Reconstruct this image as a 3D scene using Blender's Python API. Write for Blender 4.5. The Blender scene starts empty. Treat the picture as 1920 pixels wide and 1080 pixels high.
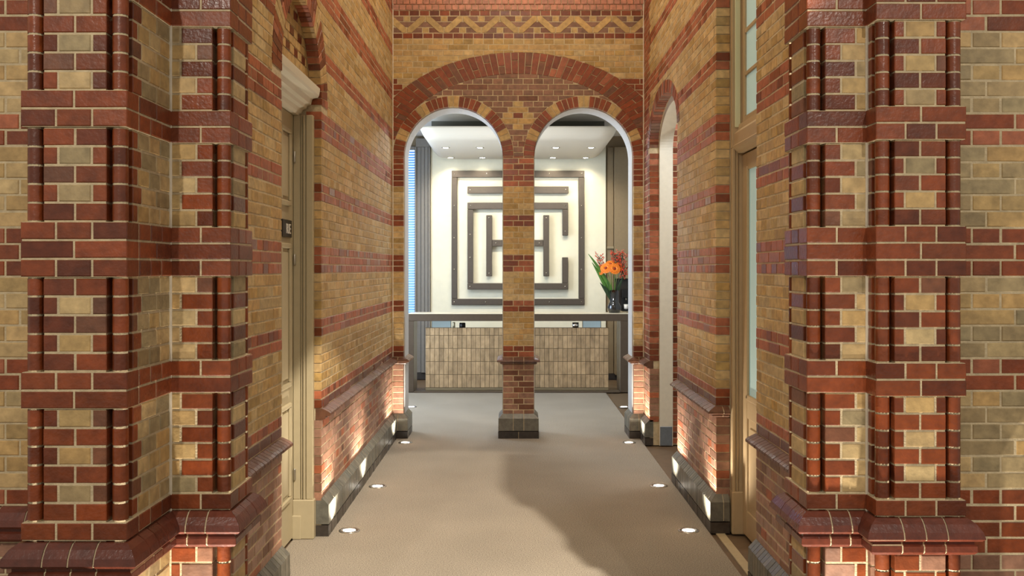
import bpy, bmesh, math, random
from mathutils import Vector, Matrix
random.seed(11)
SC = bpy.context.scene
COL = SC.collection
PI = math.pi
# ------------------------------------------------------------------ camera
F = 1800.0; CX, CY = 964.0, 505.0; H = 1.92      # focal length and vanishing point of a 1920x1080 frame, eye height
cam_d = bpy.data.cameras.new('camera'); cam = bpy.data.objects.new('camera', cam_d); COL.objects.link(cam)
cam.location = (0, 0, H); cam.rotation_euler = (PI/2, 0, 0)
cam_d.sensor_width = 36; cam_d.lens = 36*F/1920
cam_d.shift_x = -(CX-960)/1920; cam_d.shift_y = (CY-540)/1920
cam_d.clip_start = .05; cam_d.clip_end = 100
SC.camera = cam
# ------------------------------------------------------------------ world, exposure
W = bpy.data.worlds.new('world'); SC.world = W; W.use_nodes = True
bg = W.node_tree.nodes['Background']
bg.inputs['Color'].default_value = (1.0, .93, .83, 1); bg.inputs['Strength'].default_value = .5
SC.view_settings.view_transform = 'Standard'; SC.view_settings.look = 'None'
SC.view_settings.exposure = 0.12; SC.view_settings.gamma = 1.0
SC.view_settings.use_curve_mapping = False

def area_light(name, loc, rot, sx, sy, power, col, parent=None):
    d = bpy.data.lights.new(name, 'AREA'); d.shape = 'RECTANGLE'; d.size = sx; d.size_y = sy
    d.energy = power; d.color = col
    o = bpy.data.objects.new(name, d); COL.objects.link(o); o.location = loc; o.rotation_euler = rot
    if parent: o.parent = parent
    return o
def spot_light(name, loc, target, power, col, angle, blend=.4, radius=.03, parent=None):
    d = bpy.data.lights.new(name, 'SPOT'); d.energy = power; d.color = col
    d.spot_size = math.radians(angle); d.spot_blend = blend; d.shadow_soft_size = radius
    o = bpy.data.objects.new(name, d); COL.objects.link(o)
    o.location = loc; o.rotation_euler = (Vector(target)-Vector(loc)).to_track_quat('-Z', 'Y').to_euler()
    if parent: o.parent = parent
    return o
# light levels, tuned here
P_UP = 80; P_PASS = 40; P_LOBBY = 820; P_DOWN = 46; P_SIDE = 130; P_BEAM = 2300; P_FRONTUP = 120
WARM = (1.0, .85, .64); UPC = (1.0, .92, .80)

# ------------------------------------------------------------------ materials
def lin(c):
    c = c/255.0
    return c/12.92 if c <= .04045 else ((c+.055)/1.055)**2.4
def rgb(r, g, b): return (lin(r), lin(g), lin(b))
MATS = {}
def mat(name, col, rough=.5, metal=0.0, emit=None, estr=0.0, noise=0.0, nscale=20, bump=0.0, bscale=60, spec=.5, trans=0.0, coat=0.0):
    if name in MATS: return MATS[name]
    m = bpy.data.materials.new(name); m.use_nodes = True; nt = m.node_tree; b = nt.nodes['Principled BSDF']
    b.inputs['Base Color'].default_value = (*col, 1); b.inputs['Roughness'].default_value = rough
    b.inputs['Metallic'].default_value = metal; b.inputs['Specular IOR Level'].default_value = spec
    b.inputs['Transmission Weight'].default_value = trans; b.inputs['Coat Weight'].default_value = coat
    if emit:
        b.inputs['Emission Color'].default_value = (*emit, 1); b.inputs['Emission Strength'].default_value = estr
    g = nt.nodes.new('ShaderNodeNewGeometry')
    if noise:
        n = nt.nodes.new('ShaderNodeTexNoise'); n.inputs['Scale'].default_value = nscale; n.inputs['Detail'].default_value = 4
        nt.links.new(g.outputs['Position'], n.inputs['Vector'])
        mr = nt.nodes.new('ShaderNodeMapRange'); mr.inputs[1].default_value = .3; mr.inputs[2].default_value = .7
        mr.inputs[3].default_value = 1-noise; mr.inputs[4].default_value = 1+noise
        nt.links.new(n.outputs['Fac'], mr.inputs[0])
        mx = nt.nodes.new('ShaderNodeVectorMath'); mx.operation = 'SCALE'; mx.inputs[0].default_value = col
        nt.links.new(mr.outputs[0], mx.inputs['Scale']); nt.links.new(mx.outputs[0], b.inputs['Base Color'])
    if bump:
        n2 = nt.nodes.new('ShaderNodeTexNoise'); n2.inputs['Scale'].default_value = bscale; n2.inputs['Detail'].default_value = 3
        nt.links.new(g.outputs['Position'], n2.inputs['Vector'])
        bp = nt.nodes.new('ShaderNodeBump'); bp.inputs['Strength'].default_value = bump; bp.inputs['Distance'].default_value = .01
        nt.links.new(n2.outputs['Fac'], bp.inputs['Height']); nt.links.new(bp.outputs[0], b.inputs['Normal'])
    MATS[name] = m
    return m
def brick_mat(name, from_object):
    m = bpy.data.materials.new(name); m.use_nodes = True; nt = m.node_tree; b = nt.nodes['Principled BSDF']
    if from_object: src = nt.nodes.new('ShaderNodeObjectInfo')
    else:
        src = nt.nodes.new('ShaderNodeAttribute'); src.attribute_name = 'col'
    g = nt.nodes.new('ShaderNodeNewGeometry')
    n = nt.nodes.new('ShaderNodeTexNoise'); n.inputs['Scale'].default_value = 24; n.inputs['Detail'].default_value = 5
    nt.links.new(g.outputs['Position'], n.inputs['Vector'])
    mr = nt.nodes.new('ShaderNodeMapRange'); mr.inputs[1].default_value = .28; mr.inputs[2].default_value = .72
    mr.inputs[3].default_value = .74; mr.inputs[4].default_value = 1.24
    nt.links.new(n.outputs['Fac'], mr.inputs[0])
    sc = nt.nodes.new('ShaderNodeVectorMath'); sc.operation = 'SCALE'
    nt.links.new(src.outputs['Color'], sc.inputs[0]); nt.links.new(mr.outputs[0], sc.inputs['Scale'])
    nt.links.new(sc.outputs[0], b.inputs['Base Color'])
    nt.links.new(src.outputs['Alpha'], b.inputs['Roughness'])
    n2 = nt.nodes.new('ShaderNodeTexNoise'); n2.inputs['Scale'].default_value = 70; n2.inputs['Detail'].default_value = 4
    nt.links.new(g.outputs['Position'], n2.inputs['Vector'])
    bp = nt.nodes.new('ShaderNodeBump'); bp.inputs['Strength'].default_value = .28; bp.inputs['Distance'].default_value = .006
    nt.links.new(n2.outputs['Fac'], bp.inputs['Height']); nt.links.new(bp.outputs[0], b.inputs['Normal'])
    b.inputs['Specular IOR Level'].default_value = .45
    return m
M_BO = brick_mat('brick_single', True)
M_BS = brick_mat('brick_joined', False)
M_MORTAR = mat('mortar', rgb(190, 172, 138), .9, noise=.15, nscale=30, bump=.4, bscale=120)
M_JOINT = mat('joint_pale', rgb(206, 194, 172), .85, noise=.1)
M_PLASTER = mat('plaster_grey', rgb(188, 186, 182), .8, noise=.04)
M_WHITE = mat('plaster_white', rgb(214, 208, 192), .8, noise=.04)
M_CEIL = mat('ceiling_white', rgb(205, 200, 190), .85)
M_PAINT = mat('paint_stone', rgb(176, 162, 130), .42, noise=.03)
M_PAINT2 = mat('paint_taupe', rgb(172, 148, 112), .42, noise=.03)
M_CORNICE = mat('paint_cream', rgb(214, 206, 184), .45)

BASE = {  # albedo in sRGB, roughness, spread
    'red': ((124, 60, 29), .36, .16), 'deep': ((100, 48, 26), .30, .16), 'rose': ((158, 90, 59), .5, .12),
    'yellow': ((178, 146, 94), .62, .10), 'buff': ((186, 158, 110), .62, .09), 'ochre': ((168, 135, 78), .58, .12),
    'mauve': ((128, 92, 72), .55, .13), 'dado': ((152, 112, 90), .45, .14), 'sill': ((100, 66, 48), .34, .14),
    'grey': ((104, 101, 90), .36, .14), 'darkgrey': ((58, 52, 47), .32, .2), 'pink': ((180, 122, 98), .5, .1),
    'cap': ((96, 48, 34), .30, .12), 'brown': ((112, 70, 48), .5, .14), 'olive': ((156, 136, 98), .6, .12),
}
def shade(key):
    (r, g, b), ro, sp = BASE[key]
    k = 1+random.uniform(-sp, sp)*1.25
    h = random.uniform(-.05, .05)
    return (min(1, lin(r)*k*(1+h)), min(1, lin(g)*k), min(1, lin(b)*k*(1-h)), max(.12, ro+random.uniform(-.08, .08)))

# ------------------------------------------------------------------ object helpers
def link(name, me, parent=None, material=None):
    o = bpy.data.objects.new(name, me); COL.objects.link(o)
    if parent is not None: o.parent = parent
    if material is not None and me is not None and not me.materials: me.materials.append(material)
    return o
def tag(o, label, cat, group=None, kind=None):
    o['label'] = label; o['category'] = cat
    if group: o['group'] = group
    if kind: o['kind'] = kind
    return o
def empty(name, loc=(0, 0, 0)):
    o = bpy.data.objects.new(name, None); COL.objects.link(o); o.location = loc
    o.empty_display_size = .05
    return o
class MB:
    """collects verts and faces of one mesh object"""
    def __init__(s): s.v = []; s.f = []; s.smooth = []
    def add(s, vs, fs, smooth=False):
        k = len(s.v); s.v += [tuple(v) for v in vs]
        for f in fs: s.f.append([i+k for i in f]); s.smooth.append(smooth)
    def box(s, x0, x1, y0, y1, z0, z1):
        s.add([(x0, y0, z0), (x1, y0, z0), (x1, y1, z0), (x0, y1, z0), (x0, y0, z1), (x1, y0, z1), (x1, y1, z1), (x0, y1, z1)],
              [(3, 2, 1, 0), (4, 5, 6, 7), (0, 1, 5, 4), (1, 2, 6, 5), (2, 3, 7, 6), (3, 0, 4, 7)])
        return s
    def bbox(s, x0, x1, y0, y1, z0, z1, b=.004):
        """box with chamfered edges"""
        vs = []; X = (x0, x1); Y = (y0, y1); Z = (z0, z1)
        bm = bmesh.new(); bmesh.ops.create_cube(bm, size=1)
        for v in bm.verts:
            v.co = Vector(((x0+x1)/2+v.co.x*(x1-x0), (y0+y1)/2+v.co.y*(y1-y0), (z0+z1)/2+v.co.z*(z1-z0)))
        bmesh.ops.bevel(bm, geom=bm.edges[:], offset=b, segments=1, affect='EDGES')
        bm.verts.ensure_lookup_table()
        s.add([v.co[:] for v in bm.verts], [[v.index for v in f.verts] for f in bm.faces]); bm.free()
        return s
    def prism(s, pts, axis, a0, a1):
        """polygon pts extruded along axis from a0 to a1; pts are the two other coordinates in xyz order"""
        def P(p, a):
            return (a, p[0], p[1]) if axis == 'x' else (p[0], a, p[1]) if axis == 'y' else (p[0], p[1], a)
        n = len(pts); vs = [P(p, a0) for p in pts]+[P(p, a1) for p in pts]
        fs = [list(range(n)), list(range(2*n-1, n-1, -1))]+[(i, i+n, (i+1) % n+n, (i+1) % n) for i in range(n)]
        s.add(vs, fs); return s
    def lathe(s, prof, loc=(0, 0, 0), n=24, smooth=True, mtx=None):
        vs = []; fs = []
        for r, z in prof:
            for i in range(n):
                a = 2*PI*i/n; v = Vector((r*math.cos(a), r*math.sin(a), z))
                if mtx: v = mtx @ v
                vs.append(v+Vector(loc))
        for k in range(len(prof)-1):
            for i in range(n):
                j = (i+1) % n; fs.append((k*n+i, k*n+j, (k+1)*n+j, (k+1)*n+i))
        fs.append(list(range(n-1, -1, -1))); m = (len(prof)-1)*n; fs.append([m+i for i in range(n)])
        s.add(vs, fs, smooth); return s
    def tube(s, pts, r, n=6):
        pts = [Vector(p) for p in pts]; vs = []; fs = []
        for i, p in enumerate(pts):
            d = (pts[min(i+1, len(pts)-1)]-pts[max(i-1, 0)]).normalized()
            q = d.to_track_quat('Z', 'Y'); rr = r[i] if isinstance(r, (list, tuple)) else r
            for k in range(n):
                a = 2*PI*k/n; vs.append(p+q @ Vector((rr*math.cos(a), rr*math.sin(a), 0)))
        for i in range(len(pts)-1):
            for k in range(n):
                j = (k+1) % n; fs.append((i*n+k, i*n+j, (i+1)*n+j, (i+1)*n+k))
        fs.append(list(range(n-1, -1, -1))); fs.append([(len(pts)-1)*n+k for k in range(n)])
        s.add(vs, fs, True); return s
    def mesh(s, name, fix=True):
        me = bpy.data.meshes.new(name); me.from_pydata(s.v, [], s.f); me.update()
        for p, sm in zip(me.polygons, s.smooth): p.use_smooth = sm
        if fix:
            bm = bmesh.new(); bm.from_mesh(me); bmesh.ops.recalc_face_normals(bm, faces=bm.faces[:]); bm.to_mesh(me); bm.free()
        return me
    def build(s, name, material, parent=None): return link(name, s.mesh(name), parent, material)

# ------------------------------------------------------------------ brickwork
CO = .0648; Z0 = .984; JT = .0078          # course height, level of course 0, joint
HD = .115; ST = .23
RED_BANDS = {0, 7, 8, 14, 15, 16, 22, 23, 29, 30, 31, 37, 38, 44, 45, 46, 52, 53, 59, 60, 61, 67, 68, 74, 75, 76}
def zi(i): return Z0+CO*i
class Face:
    """vertical plane: point = (px,py) + u*t at height z, outward normal n = (ty,-tx)"""
    def __init__(s, px, py, tx, ty, vis=(0, 1920, 0, 1080)):
        s.p = Vector((px, py, 0)); s.t = Vector((tx, ty, 0)); s.n = Vector((ty, -tx, 0)); s.rot = math.atan2(ty, tx); s.vis = vis
    def at(s, u, z, out=0.0):
        return s.p+s.t*u+s.n*out+Vector((0, 0, z))
def project(v):
    if v.y < .1: return None
    return (CX+F*v.x/v.y, CY-F*(v.z-H)/v.y)
_meshes = {}
def brick_mesh(L, Hh, D):
    k = (round(L*1000), round(Hh*1000), round(D*1000))
    if k in _meshes: return _meshes[k]
    v, f = brick_geo(L, Hh, D)
    me = bpy.data.meshes.new('brick'); me.from_pydata(v, [], f); me.update(); me.materials.append(M_BO); _meshes[k] = me
    return me
def brick_geo(L, Hh, D, b=.003):
    x, z = L/2, Hh/2
    v = [(-x, D, -z), (x, D, -z), (x, D, z), (-x, D, z), (-x, b, -z), (x, b, -z), (x, b, z), (-x, b, z),
         (-x+b, 0, -z+b), (x-b, 0, -z+b), (x-b, 0, z-b), (-x+b, 0, z-b)]
    f = [(8, 9, 10, 11), (4, 5, 9, 8), (5, 6, 10, 9), (6, 7, 11, 10), (7, 4, 8, 11), (0, 1, 5, 4), (1, 2, 6, 5), (2, 3, 7, 6), (3, 0, 4, 7)]
    return v, f
def poly_geo(pts, D, b=.003):
    n = len(pts); cx = sum(p[0] for p in pts)/n; cz = sum(p[1] for p in pts)/n
    v = [(p[0], D, p[1]) for p in pts]+[(p[0], b, p[1]) for p in pts]
    for p in pts:
        d = math.hypot(p[0]-cx, p[1]-cz) or 1; k = max(0, 1-b*1.4/d); v.append((cx+(p[0]-cx)*k, 0, cz+(p[1]-cz)*k))
    f = [[2*n+i for i in range(n)]]
    for i in range(n):
        j = (i+1) % n; f += [(n+i, n+j, 2*n+j, 2*n+i), (i, j, n+j, n+i)]
    return v, f
class Brickwork:
    def __init__(s, parent): s.parent = parent; s.items = []
    def rect(s, face, u0, u1, z0, z1, key, D=.06, proud=None, name='brick', jt=JT):
        if u1-u0 < .018: return
        pr = random.uniform(-.0015, .002) if proud is None else proud+random.uniform(-.001, .001)
        s.items.append(dict(face=face, u0=u0+jt/2, u1=u1-jt/2, z0=z0+JT/2, z1=z1-JT/2, c=shade(key), D=D, pr=pr, poly=None, name=name))
    def poly(s, face, pts, key, D=.06, proud=0.0, name='brick'):
        us = [p[0] for p in pts]; zs = [p[1] for p in pts]
        a = 0
        for i in range(len(pts)):
            j = (i+1) % len(pts); a += pts[i][0]*pts[j][1]-pts[j][0]*pts[i][1]
        if abs(a)/2 < .0009: return
        if a < 0: pts = pts[::-1]
        s.items.append(dict(face=face, u0=min(us), u1=max(us), z0=min(zs), z1=max(zs), c=shade(key), D=D, pr=proud+random.uniform(-.001, .002), poly=pts, name=name))
    def custom(s, name, me_fn, key, face, u, z, w=.05, h=.06):
        s.items.append(dict(face=face, u0=u-w/2, u1=u+w/2, z0=z-h/2, z1=z+h/2, c=shade(key), D=0, pr=0, poly=None, name=name, fn=me_fn))
    def finish(s, cap=300, minpx=5.0):
        groups = {}
        for it in s.items: groups.setdefault(it['name'], []).append(it)
        for name, its in groups.items():
            for it in its:
                fc = it['face']; ps = [project(fc.at(u, z)) for u in (it['u0'], it['u1']) for z in (it['z0'], it['z1'])]
                it['a'] = 0
                if any(p is None for p in ps): continue
                mid = fc.at((it['u0']+it['u1'])/2, (it['z0']+it['z1'])/2)
                if (Vector((0, 0, H))-mid).dot(fc.n) <= 0: continue
                w = max(p[0] for p in ps)-min(p[0] for p in ps); h = abs(ps[0][1]-ps[1][1])
                mx = sum(p[0] for p in ps)/4; my = sum(p[1] for p in ps)/4
                if not (fc.vis[0]-3 <= mx <= fc.vis[1]+3 and fc.vis[2]-15 <= my <= fc.vis[3]+15): continue
                if min(w, h) >= minpx: it['a'] = w*h
            its.sort(key=lambda q: -q['a'])
            single = [q for q in its[:cap] if q['a'] > 0]; rest = its[len(single):]
            for it in single: s.single(it)
            if rest: s.joined(rest, name)
    def geo(s, it):
        if 'fn' in it: return it['fn'](it['z1']-it['z0'])
        if it['poly']:
            cu = (it['u0']+it['u1'])/2; cz = (it['z0']+it['z1'])/2
            return poly_geo([(p[0]-cu, p[1]-cz) for p in it['poly']], it['D'])
        return brick_geo(it['u1']-it['u0'], it['z1']-it['z0'], it['D'])
    def single(s, it):
        fc = it['face']
        if 'fn' in it:
            k = (it['fn'], round(it['z1']*0+it['z1']-it['z0'], 4)); me = _meshes.get(k)
            if me is None:
                v, f = s.geo(it); me = bpy.data.meshes.new(it['name']); me.from_pydata(v, [], f); me.update()
                for p in me.polygons: p.use_smooth = len(p.vertices) == 4
                me.materials.append(M_BO); _meshes[k] = me
        elif it['poly']:
            v, f = s.geo(it); me = bpy.data.meshes.new(it['name']); me.from_pydata(v, [], f); me.update(); me.materials.append(M_BO)
        else: me = brick_mesh(it['u1']-it['u0'], it['z1']-it['z0'], it['D'])
        o = bpy.data.objects.new(it['name'], me); COL.objects.link(o); o.parent = s.parent
        o.location = fc.at((it['u0']+it['u1'])/2, (it['z0']+it['z1'])/2, it['pr'])-s.parent.location
        o.rotation_euler = (random.uniform(-.006, .006), random.uniform(-.004, .004) if not it['poly'] else 0, fc.rot+random.uniform(-.005, .005))
        o.color = it['c']
    def joined(s, its, name):
        V = []; Fc = []; C = []
        for it in its:
            v, f = s.geo(it); fc = it['face']; k = len(V)
            o = fc.at((it['u0']+it['u1'])/2, (it['z0']+it['z1'])/2, it['pr'])-s.parent.location
            for p in v: V.append((o.x+fc.t.x*p[0]-fc.n.x*p[1], o.y+fc.t.y*p[0]-fc.n.y*p[1], o.z+p[2]))
            for q in f:
                Fc.append([i+k for i in q]); C += list(it['c'])*len(q)
        me = bpy.data.meshes.new(name); me.from_pydata(V, [], Fc); me.update()
        at = me.color_attributes.new('col', 'FLOAT_COLOR', 'CORNER'); at.data.foreach_set('color', C)
        nm = {'brick': 'brickwork', 'roll_brick': 'roll_brickwork', 'voussoir': 'voussoir_work'}.get(name, name+'_work')
        o = link(nm, me, s.parent, M_BS); o['kind'] = 'stuff'
# ---- clipping of bricks against arches
def clip_half(pts, q, n):
    """keep the side of the line through q where (p-q).n >= 0"""
    out = []
    for i in range(len(pts)):
        a, b = pts[i], pts[(i+1) % len(pts)]
        da = (a[0]-q[0])*n[0]+(a[1]-q[1])*n[1]; db = (b[0]-q[0])*n[0]+(b[1]-q[1])*n[1]
        if da >= 0: out.append(a)
        if (da > 0 > db) or (da < 0 < db):
            k = da/(da-db); out.append((a[0]+(b[0]-a[0])*k, a[1]+(b[1]-a[1])*k))
    return out
def ell(p, e): return ((p[0]-e[0])/e[2])**2+((p[1]-e[1])/e[3])**2
def clip_ell(pts, e, outside=True, gap=JT/2):
    """e = (uc, zc, a, b); None when the piece vanishes"""
    sgn = 1 if outside else -1
    e = (e[0], e[1], e[2]+sgn*gap, e[3]+sgn*gap)
    ins = [ell(p, e) < 1 for p in pts]
    c = (sum(p[0] for p in pts)/len(pts), sum(p[1] for p in pts)/len(pts))
    if all(ins) : return None if outside else pts
    if not any(ins) and ell(c, e) >= 1:
        return pts if outside else None
    d = math.sqrt(max(1e-6, ell(c, e))); q = (e[0]+(c[0]-e[0])/d, e[1]+(c[1]-e[1])/d)
    n = ((q[0]-e[0])/e[2]**2, (q[1]-e[1])/e[3]**2); L = math.hypot(*n); n = (n[0]/L*sgn, n[1]/L*sgn)
    r = clip_half(pts, q, n)
    return r if len(r) >= 3 else None
def bond_row(u0, u1, i, header=None, shift=0.0):
    """joint positions of one course of English cross bond between u0 and u1"""
    hd = (i % 2 == 0) if header is None else header
    step = HD if hd else ST
    off = 0 if hd else (HD/2 if (i//2) % 2 else HD/2+HD)
    k = u0+off+shift; js = [u0]
    while k < u1-.03:
        if k > u0+.03: js.append(k)
        k += step
    js.append(u1)
    return js
def lay(bw, face, u0, u1, i0, i1, keyfn, ells=(), rects=(), zbase=None, co=CO, edgeD=.11):
    for i in range(i0, i1):
        za = (Z0 if zbase is None else zbase)+co*i; zb = za+co; zm = (za+zb)/2
        spans = [(u0, u1)]
        for (ra, rb, rz0, rz1) in rects:
            if rz0-.01 < zm < rz1+.01:
                ns = []
                for a, b in spans:
                    if rb <= a or ra >= b: ns.append((a, b)); continue
                    if ra > a: ns.append((a, ra))
                    if rb < b: ns.append((rb, b))
                spans = ns
        for a, b in spans:
            js = bond_row(a, b, i)
            for k in range(len(js)-1):
                p, q = js[k], js[k+1]; key = keyfn((p+q)/2, zm, i)
                if key is None: continue
                D = edgeD if (p == a or q == b) else .05
                hit = [e for e in ells if zb > e[1] and p < e[0]+e[2]+.02 and q > e[0]-e[2]-.02 and za < e[1]+e[3]+.02]
                if not hit:
                    bw.rect(face, p-(JT/2 if p == a else 0), q+(JT/2 if q == b else 0), za, zb, key, D); continue
                pts = [(p+JT/2, za+JT/2), (q-JT/2, za+JT/2), (q-JT/2, zb-JT/2), (p+JT/2, zb-JT/2)]
                for e in hit:
                    pts = clip_ell(pts, e)
                    if not pts: break
                if pts: bw.poly(face, pts, key, D)
def ring(bw, face, ein, eout, n, keyfn, D, proud=.002, t0=0.0, t1=PI, split=None, bounds=None, name='voussoir'):
    """radial voussoirs between two concentric ellipses (uc, zc, a, b)"""
    for k in range(n):
        ta = PI-(t0+(t1-t0)*k/n); tb = PI-(t0+(t1-t0)*(k+1)/n)
        g = JT/2/((ein[2]+eout[2])/2)
        ta2, tb2 = ta-g, tb+g
        def pt(e, t): return (e[0]+e[2]*math.cos(t), e[1]+e[3]*math.sin(t))
        def mixp(t, f):
            a, b = pt(ein, t), pt(eout, t); return (a[0]+(b[0]-a[0])*f, a[1]+(b[1]-a[1])*f)
        cuts = [0.0, 1.0]
        if split: cuts = split(k)
        for c0, c1 in zip(cuts[:-1], cuts[1:]):
            e0 = .018 if c0 > 0 else 0; e1 = .018 if c1 < 1 else 0
            pts = [mixp(ta2, c0+e0), mixp(ta2, c1-e1), mixp(tb2, c1-e1), mixp(tb2, c0+e0)]
            if bounds:
                pts = clip_half(pts, (bounds[0]+.004, 0), (1, 0)); pts = clip_half(pts, (bounds[1]-.004, 0), (-1, 0)) if len(pts) > 2 else pts
                if len(pts) < 3: continue
            bw.poly(face, pts, keyfn(k, n), D, proud, name)
def moulding(segs, profile, piece, key, name, vis=True, gap=.006, capped=300):
    """segs: list of (x0,y0,x1,y1,Brickwork); outward side is to the right of the walking direction; mitred at the corners"""
    ds = []
    for (x0, y0, x1, y1, bw) in segs:
        L = math.hypot(x1-x0, y1-y0); ds.append(((x1-x0)/L, (y1-y0)/L, L))
    out = []
    for k, (x0, y0, x1, y1, bw) in enumerate(segs):
        tx, ty, L = ds[k]; nx, ny = ty, -tx
        def turn(a, b):  # tan of half the turn, positive when convex (outline widens)
            cr = a[0]*b[1]-a[1]*b[0]; dt = a[0]*b[0]+a[1]*b[1]
            return math.tan(math.atan2(cr, dt)/2)
        s0 = turn(ds[k-1], ds[k]) if k > 0 and segs[k-1] is not None else 0
        s1 = turn(ds[k], ds[k+1]) if k < len(segs)-1 else 0
        n = max(1, round(L/piece)); st = L/n
        for j in range(n):
            a = st*j+(gap/2 if j else 0); b = st*(j+1)-(gap/2 if j < n-1 else 0)
            m = len(profile); c = shade(key); rp = random.uniform(-.0012, .0012); V = []
            for (e, sh, end) in ((a, -s0 if j == 0 else 0, 0), (b, s1 if j == n-1 else 0, 1)):
                for (p, z) in profile:
                    u = e+p*sh
                    V.append((x0+tx*u+nx*(p+rp), y0+ty*u+ny*(p+rp), z))
            Fc = [tuple(range(m)), tuple(range(2*m-1, m-1, -1))]+[(i, i+m, (i+1) % m+m, (i+1) % m) for i in range(m)]
            out.append((V, Fc, c, bw, name))
    # continuous mortar bed just behind the pieces
    beds = {}
    for k, (x0, y0, x1, y1, bw) in enumerate(segs):
        tx, ty, L = ds[k]; nx, ny = ty, -tx
        s0 = turn(ds[k-1], ds[k]) if k > 0 else 0
        s1 = turn(ds[k], ds[k+1]) if k < len(segs)-1 else 0
        zc = sum(q[1] for q in profile)/len(profile); pl = bw.parent.location; V = []
        for (e, sh) in ((.003 if k == 0 else 0, -s0), (L-(.003 if k == len(segs)-1 else 0), s1)):
            for (p, z) in profile:
                pp = p-.003; zz = z-.003 if z > zc else z+.002; u = e+pp*sh
                V.append((x0+tx*u+nx*pp-pl.x, y0+ty*u+ny*pp-pl.y, zz-pl.z))
        m = len(profile)
        beds.setdefault(id(bw), (bw, MB()))[1].add(V, [tuple(range(m)), tuple(range(2*m-1, m-1, -1))]+[(i, i+m, (i+1) % m+m, (i+1) % m) for i in range(m)])
    for bw, mb in beds.values(): mb.build('mortar_bed', M_MORTAR, bw.parent)
    bybw = {}
    for V, Fc, c, bw, nm in out: bybw.setdefault(id(bw), (bw, []))[1].append((V, Fc, c))
    for bw, lst in bybw.values():
        for q in lst:
            cen = sum((Vector(v) for v in q[0]), Vector())/len(q[0]); pr = project(cen)
        def area(q):
            ps = [project(Vector(v)) for v in q[0]]
            if any(p is None for p in ps): return 0
            xs = [p[0] for p in ps]; ys = [p[1] for p in ps]
            if max(xs) < 0 or min(xs) > 1920 or max(ys) < 0 or min(ys) > 1090: return 0
            return (max(xs)-min(xs))*(max(ys)-min(ys))
        lst.sort(key=lambda q: -area(q))
        rest = []
        cnt = 0
        for q in lst:
            if cnt < capped and area(q) > 30:
                cnt += 1
                pl = bw.parent.location; c0 = sum((Vector(v) for v in q[0]), Vector())/len(q[0])
                me = bpy.data.meshes.new(name); me.from_pydata([tuple(Vector(v)-c0) for v in q[0]], [], q[1]); me.update()
                bm = bmesh.new(); bm.from_mesh(me); bmesh.ops.recalc_face_normals(bm, faces=bm.faces[:]); bm.to_mesh(me); bm.free()
                me.materials.append(M_BO); o = bpy.data.objects.new(name, me); COL.objects.link(o)
                o.parent = bw.parent; o.location = c0-pl; o.color = q[2]
            else: rest.append(q)
        if rest:
            V = []; Fa = []; C = []; pl = bw.parent.location
            for q in rest:
                k = len(V); V += [tuple(Vector(v)-pl) for v in q[0]]
                for f in q[1]: Fa.append([i+k for i in f]); C += list(q[2])*len(f)
            me = bpy.data.meshes.new(name); me.from_pydata(V, [], Fa); me.update()
            at = me.color_attributes.new('col', 'FLOAT_COLOR', 'CORNER'); at.data.foreach_set('color', C)
            o = link(name+'_run', me, bw.parent, M_BS); o['kind'] = 'stuff'
def wall_core(name, outline, face, depth, material, recess=.0025):
    """outline polygon (u,z) on face, extruded into the wall"""
    bm = bmesh.new()
    vs = [bm.verts.new(face.at(u, z, -recess)) for u, z in outline]
    f = bm.faces.new(vs); r = bmesh.ops.extrude_face_region(bm, geom=[f])
    for v in r['geom']:
        if isinstance(v, bmesh.types.BMVert): v.co -= face.n*depth
    bmesh.ops.triangulate(bm, faces=bm.faces[:]); bmesh.ops.recalc_face_normals(bm, faces=bm.faces[:])
    me = bpy.data.meshes.new(name); bm.to_mesh(me); bm.free()
    return link(name, me, None, material)
def arc(e, t0, t1, n=28):
    return [(e[0]+e[2]*math.cos(t0+(t1-t0)*k/n), e[1]+e[3]*math.sin(t0+(t1-t0)*k/n)) for k in range(n+1)]

# ------------------------------------------------------------------ plan (metres; camera at x=0, y=0)
XL, XR = -1.385, 1.478           # passage walls
YE = 10.94                       # end wall
YA = 3.81                        # lobby walls either side
TOP = 6.4
LB = dict(x0=-1.690, x1=-1.340, y=3.31); LD = dict(x1=-1.110, y=3.74, yb=4.035)
RB = dict(x0=1.376, x1=1.702, y=3.636); RD = dict(x0=1.146, y=3.74, yb=4.035)
DL0, DL1 = 5.72, 6.90            # left doorway along y
DR0, DR1 = 5.86, 7.03            # right doorway
NR0, NR1 = 8.70, 10.47           # arched side opening on the right
ZS = 3.21                        # springing of the twin arches
OL = (-1.258, -.128); OR = (.228, 1.359); RA = .565
SILL = [(-.04, .919), (.006, .919), (.05, .898), (.066, .886), (.068, .872), (.058, .866), (.03, .864), (.032, .852), (.026, .842), (.004, .838), (-.04, .838)]
CAP = [(-.04, .984), (.012, .980), (.034, .963), (.052, .936), (.058, .912), (.048, .902), (.028, .900), (.028, .886), (.036, .880), (.037, .858), (.028, .848), (.006, .840), (-.04, .840)]
PL_U = [(-.04, .275), (.004, .275), (.05, .226), (.052, .088), (-.04, .088)]
PL_L = [(-.04, .080), (.052, .080), (.052, .0), (-.04, .0)]

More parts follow.
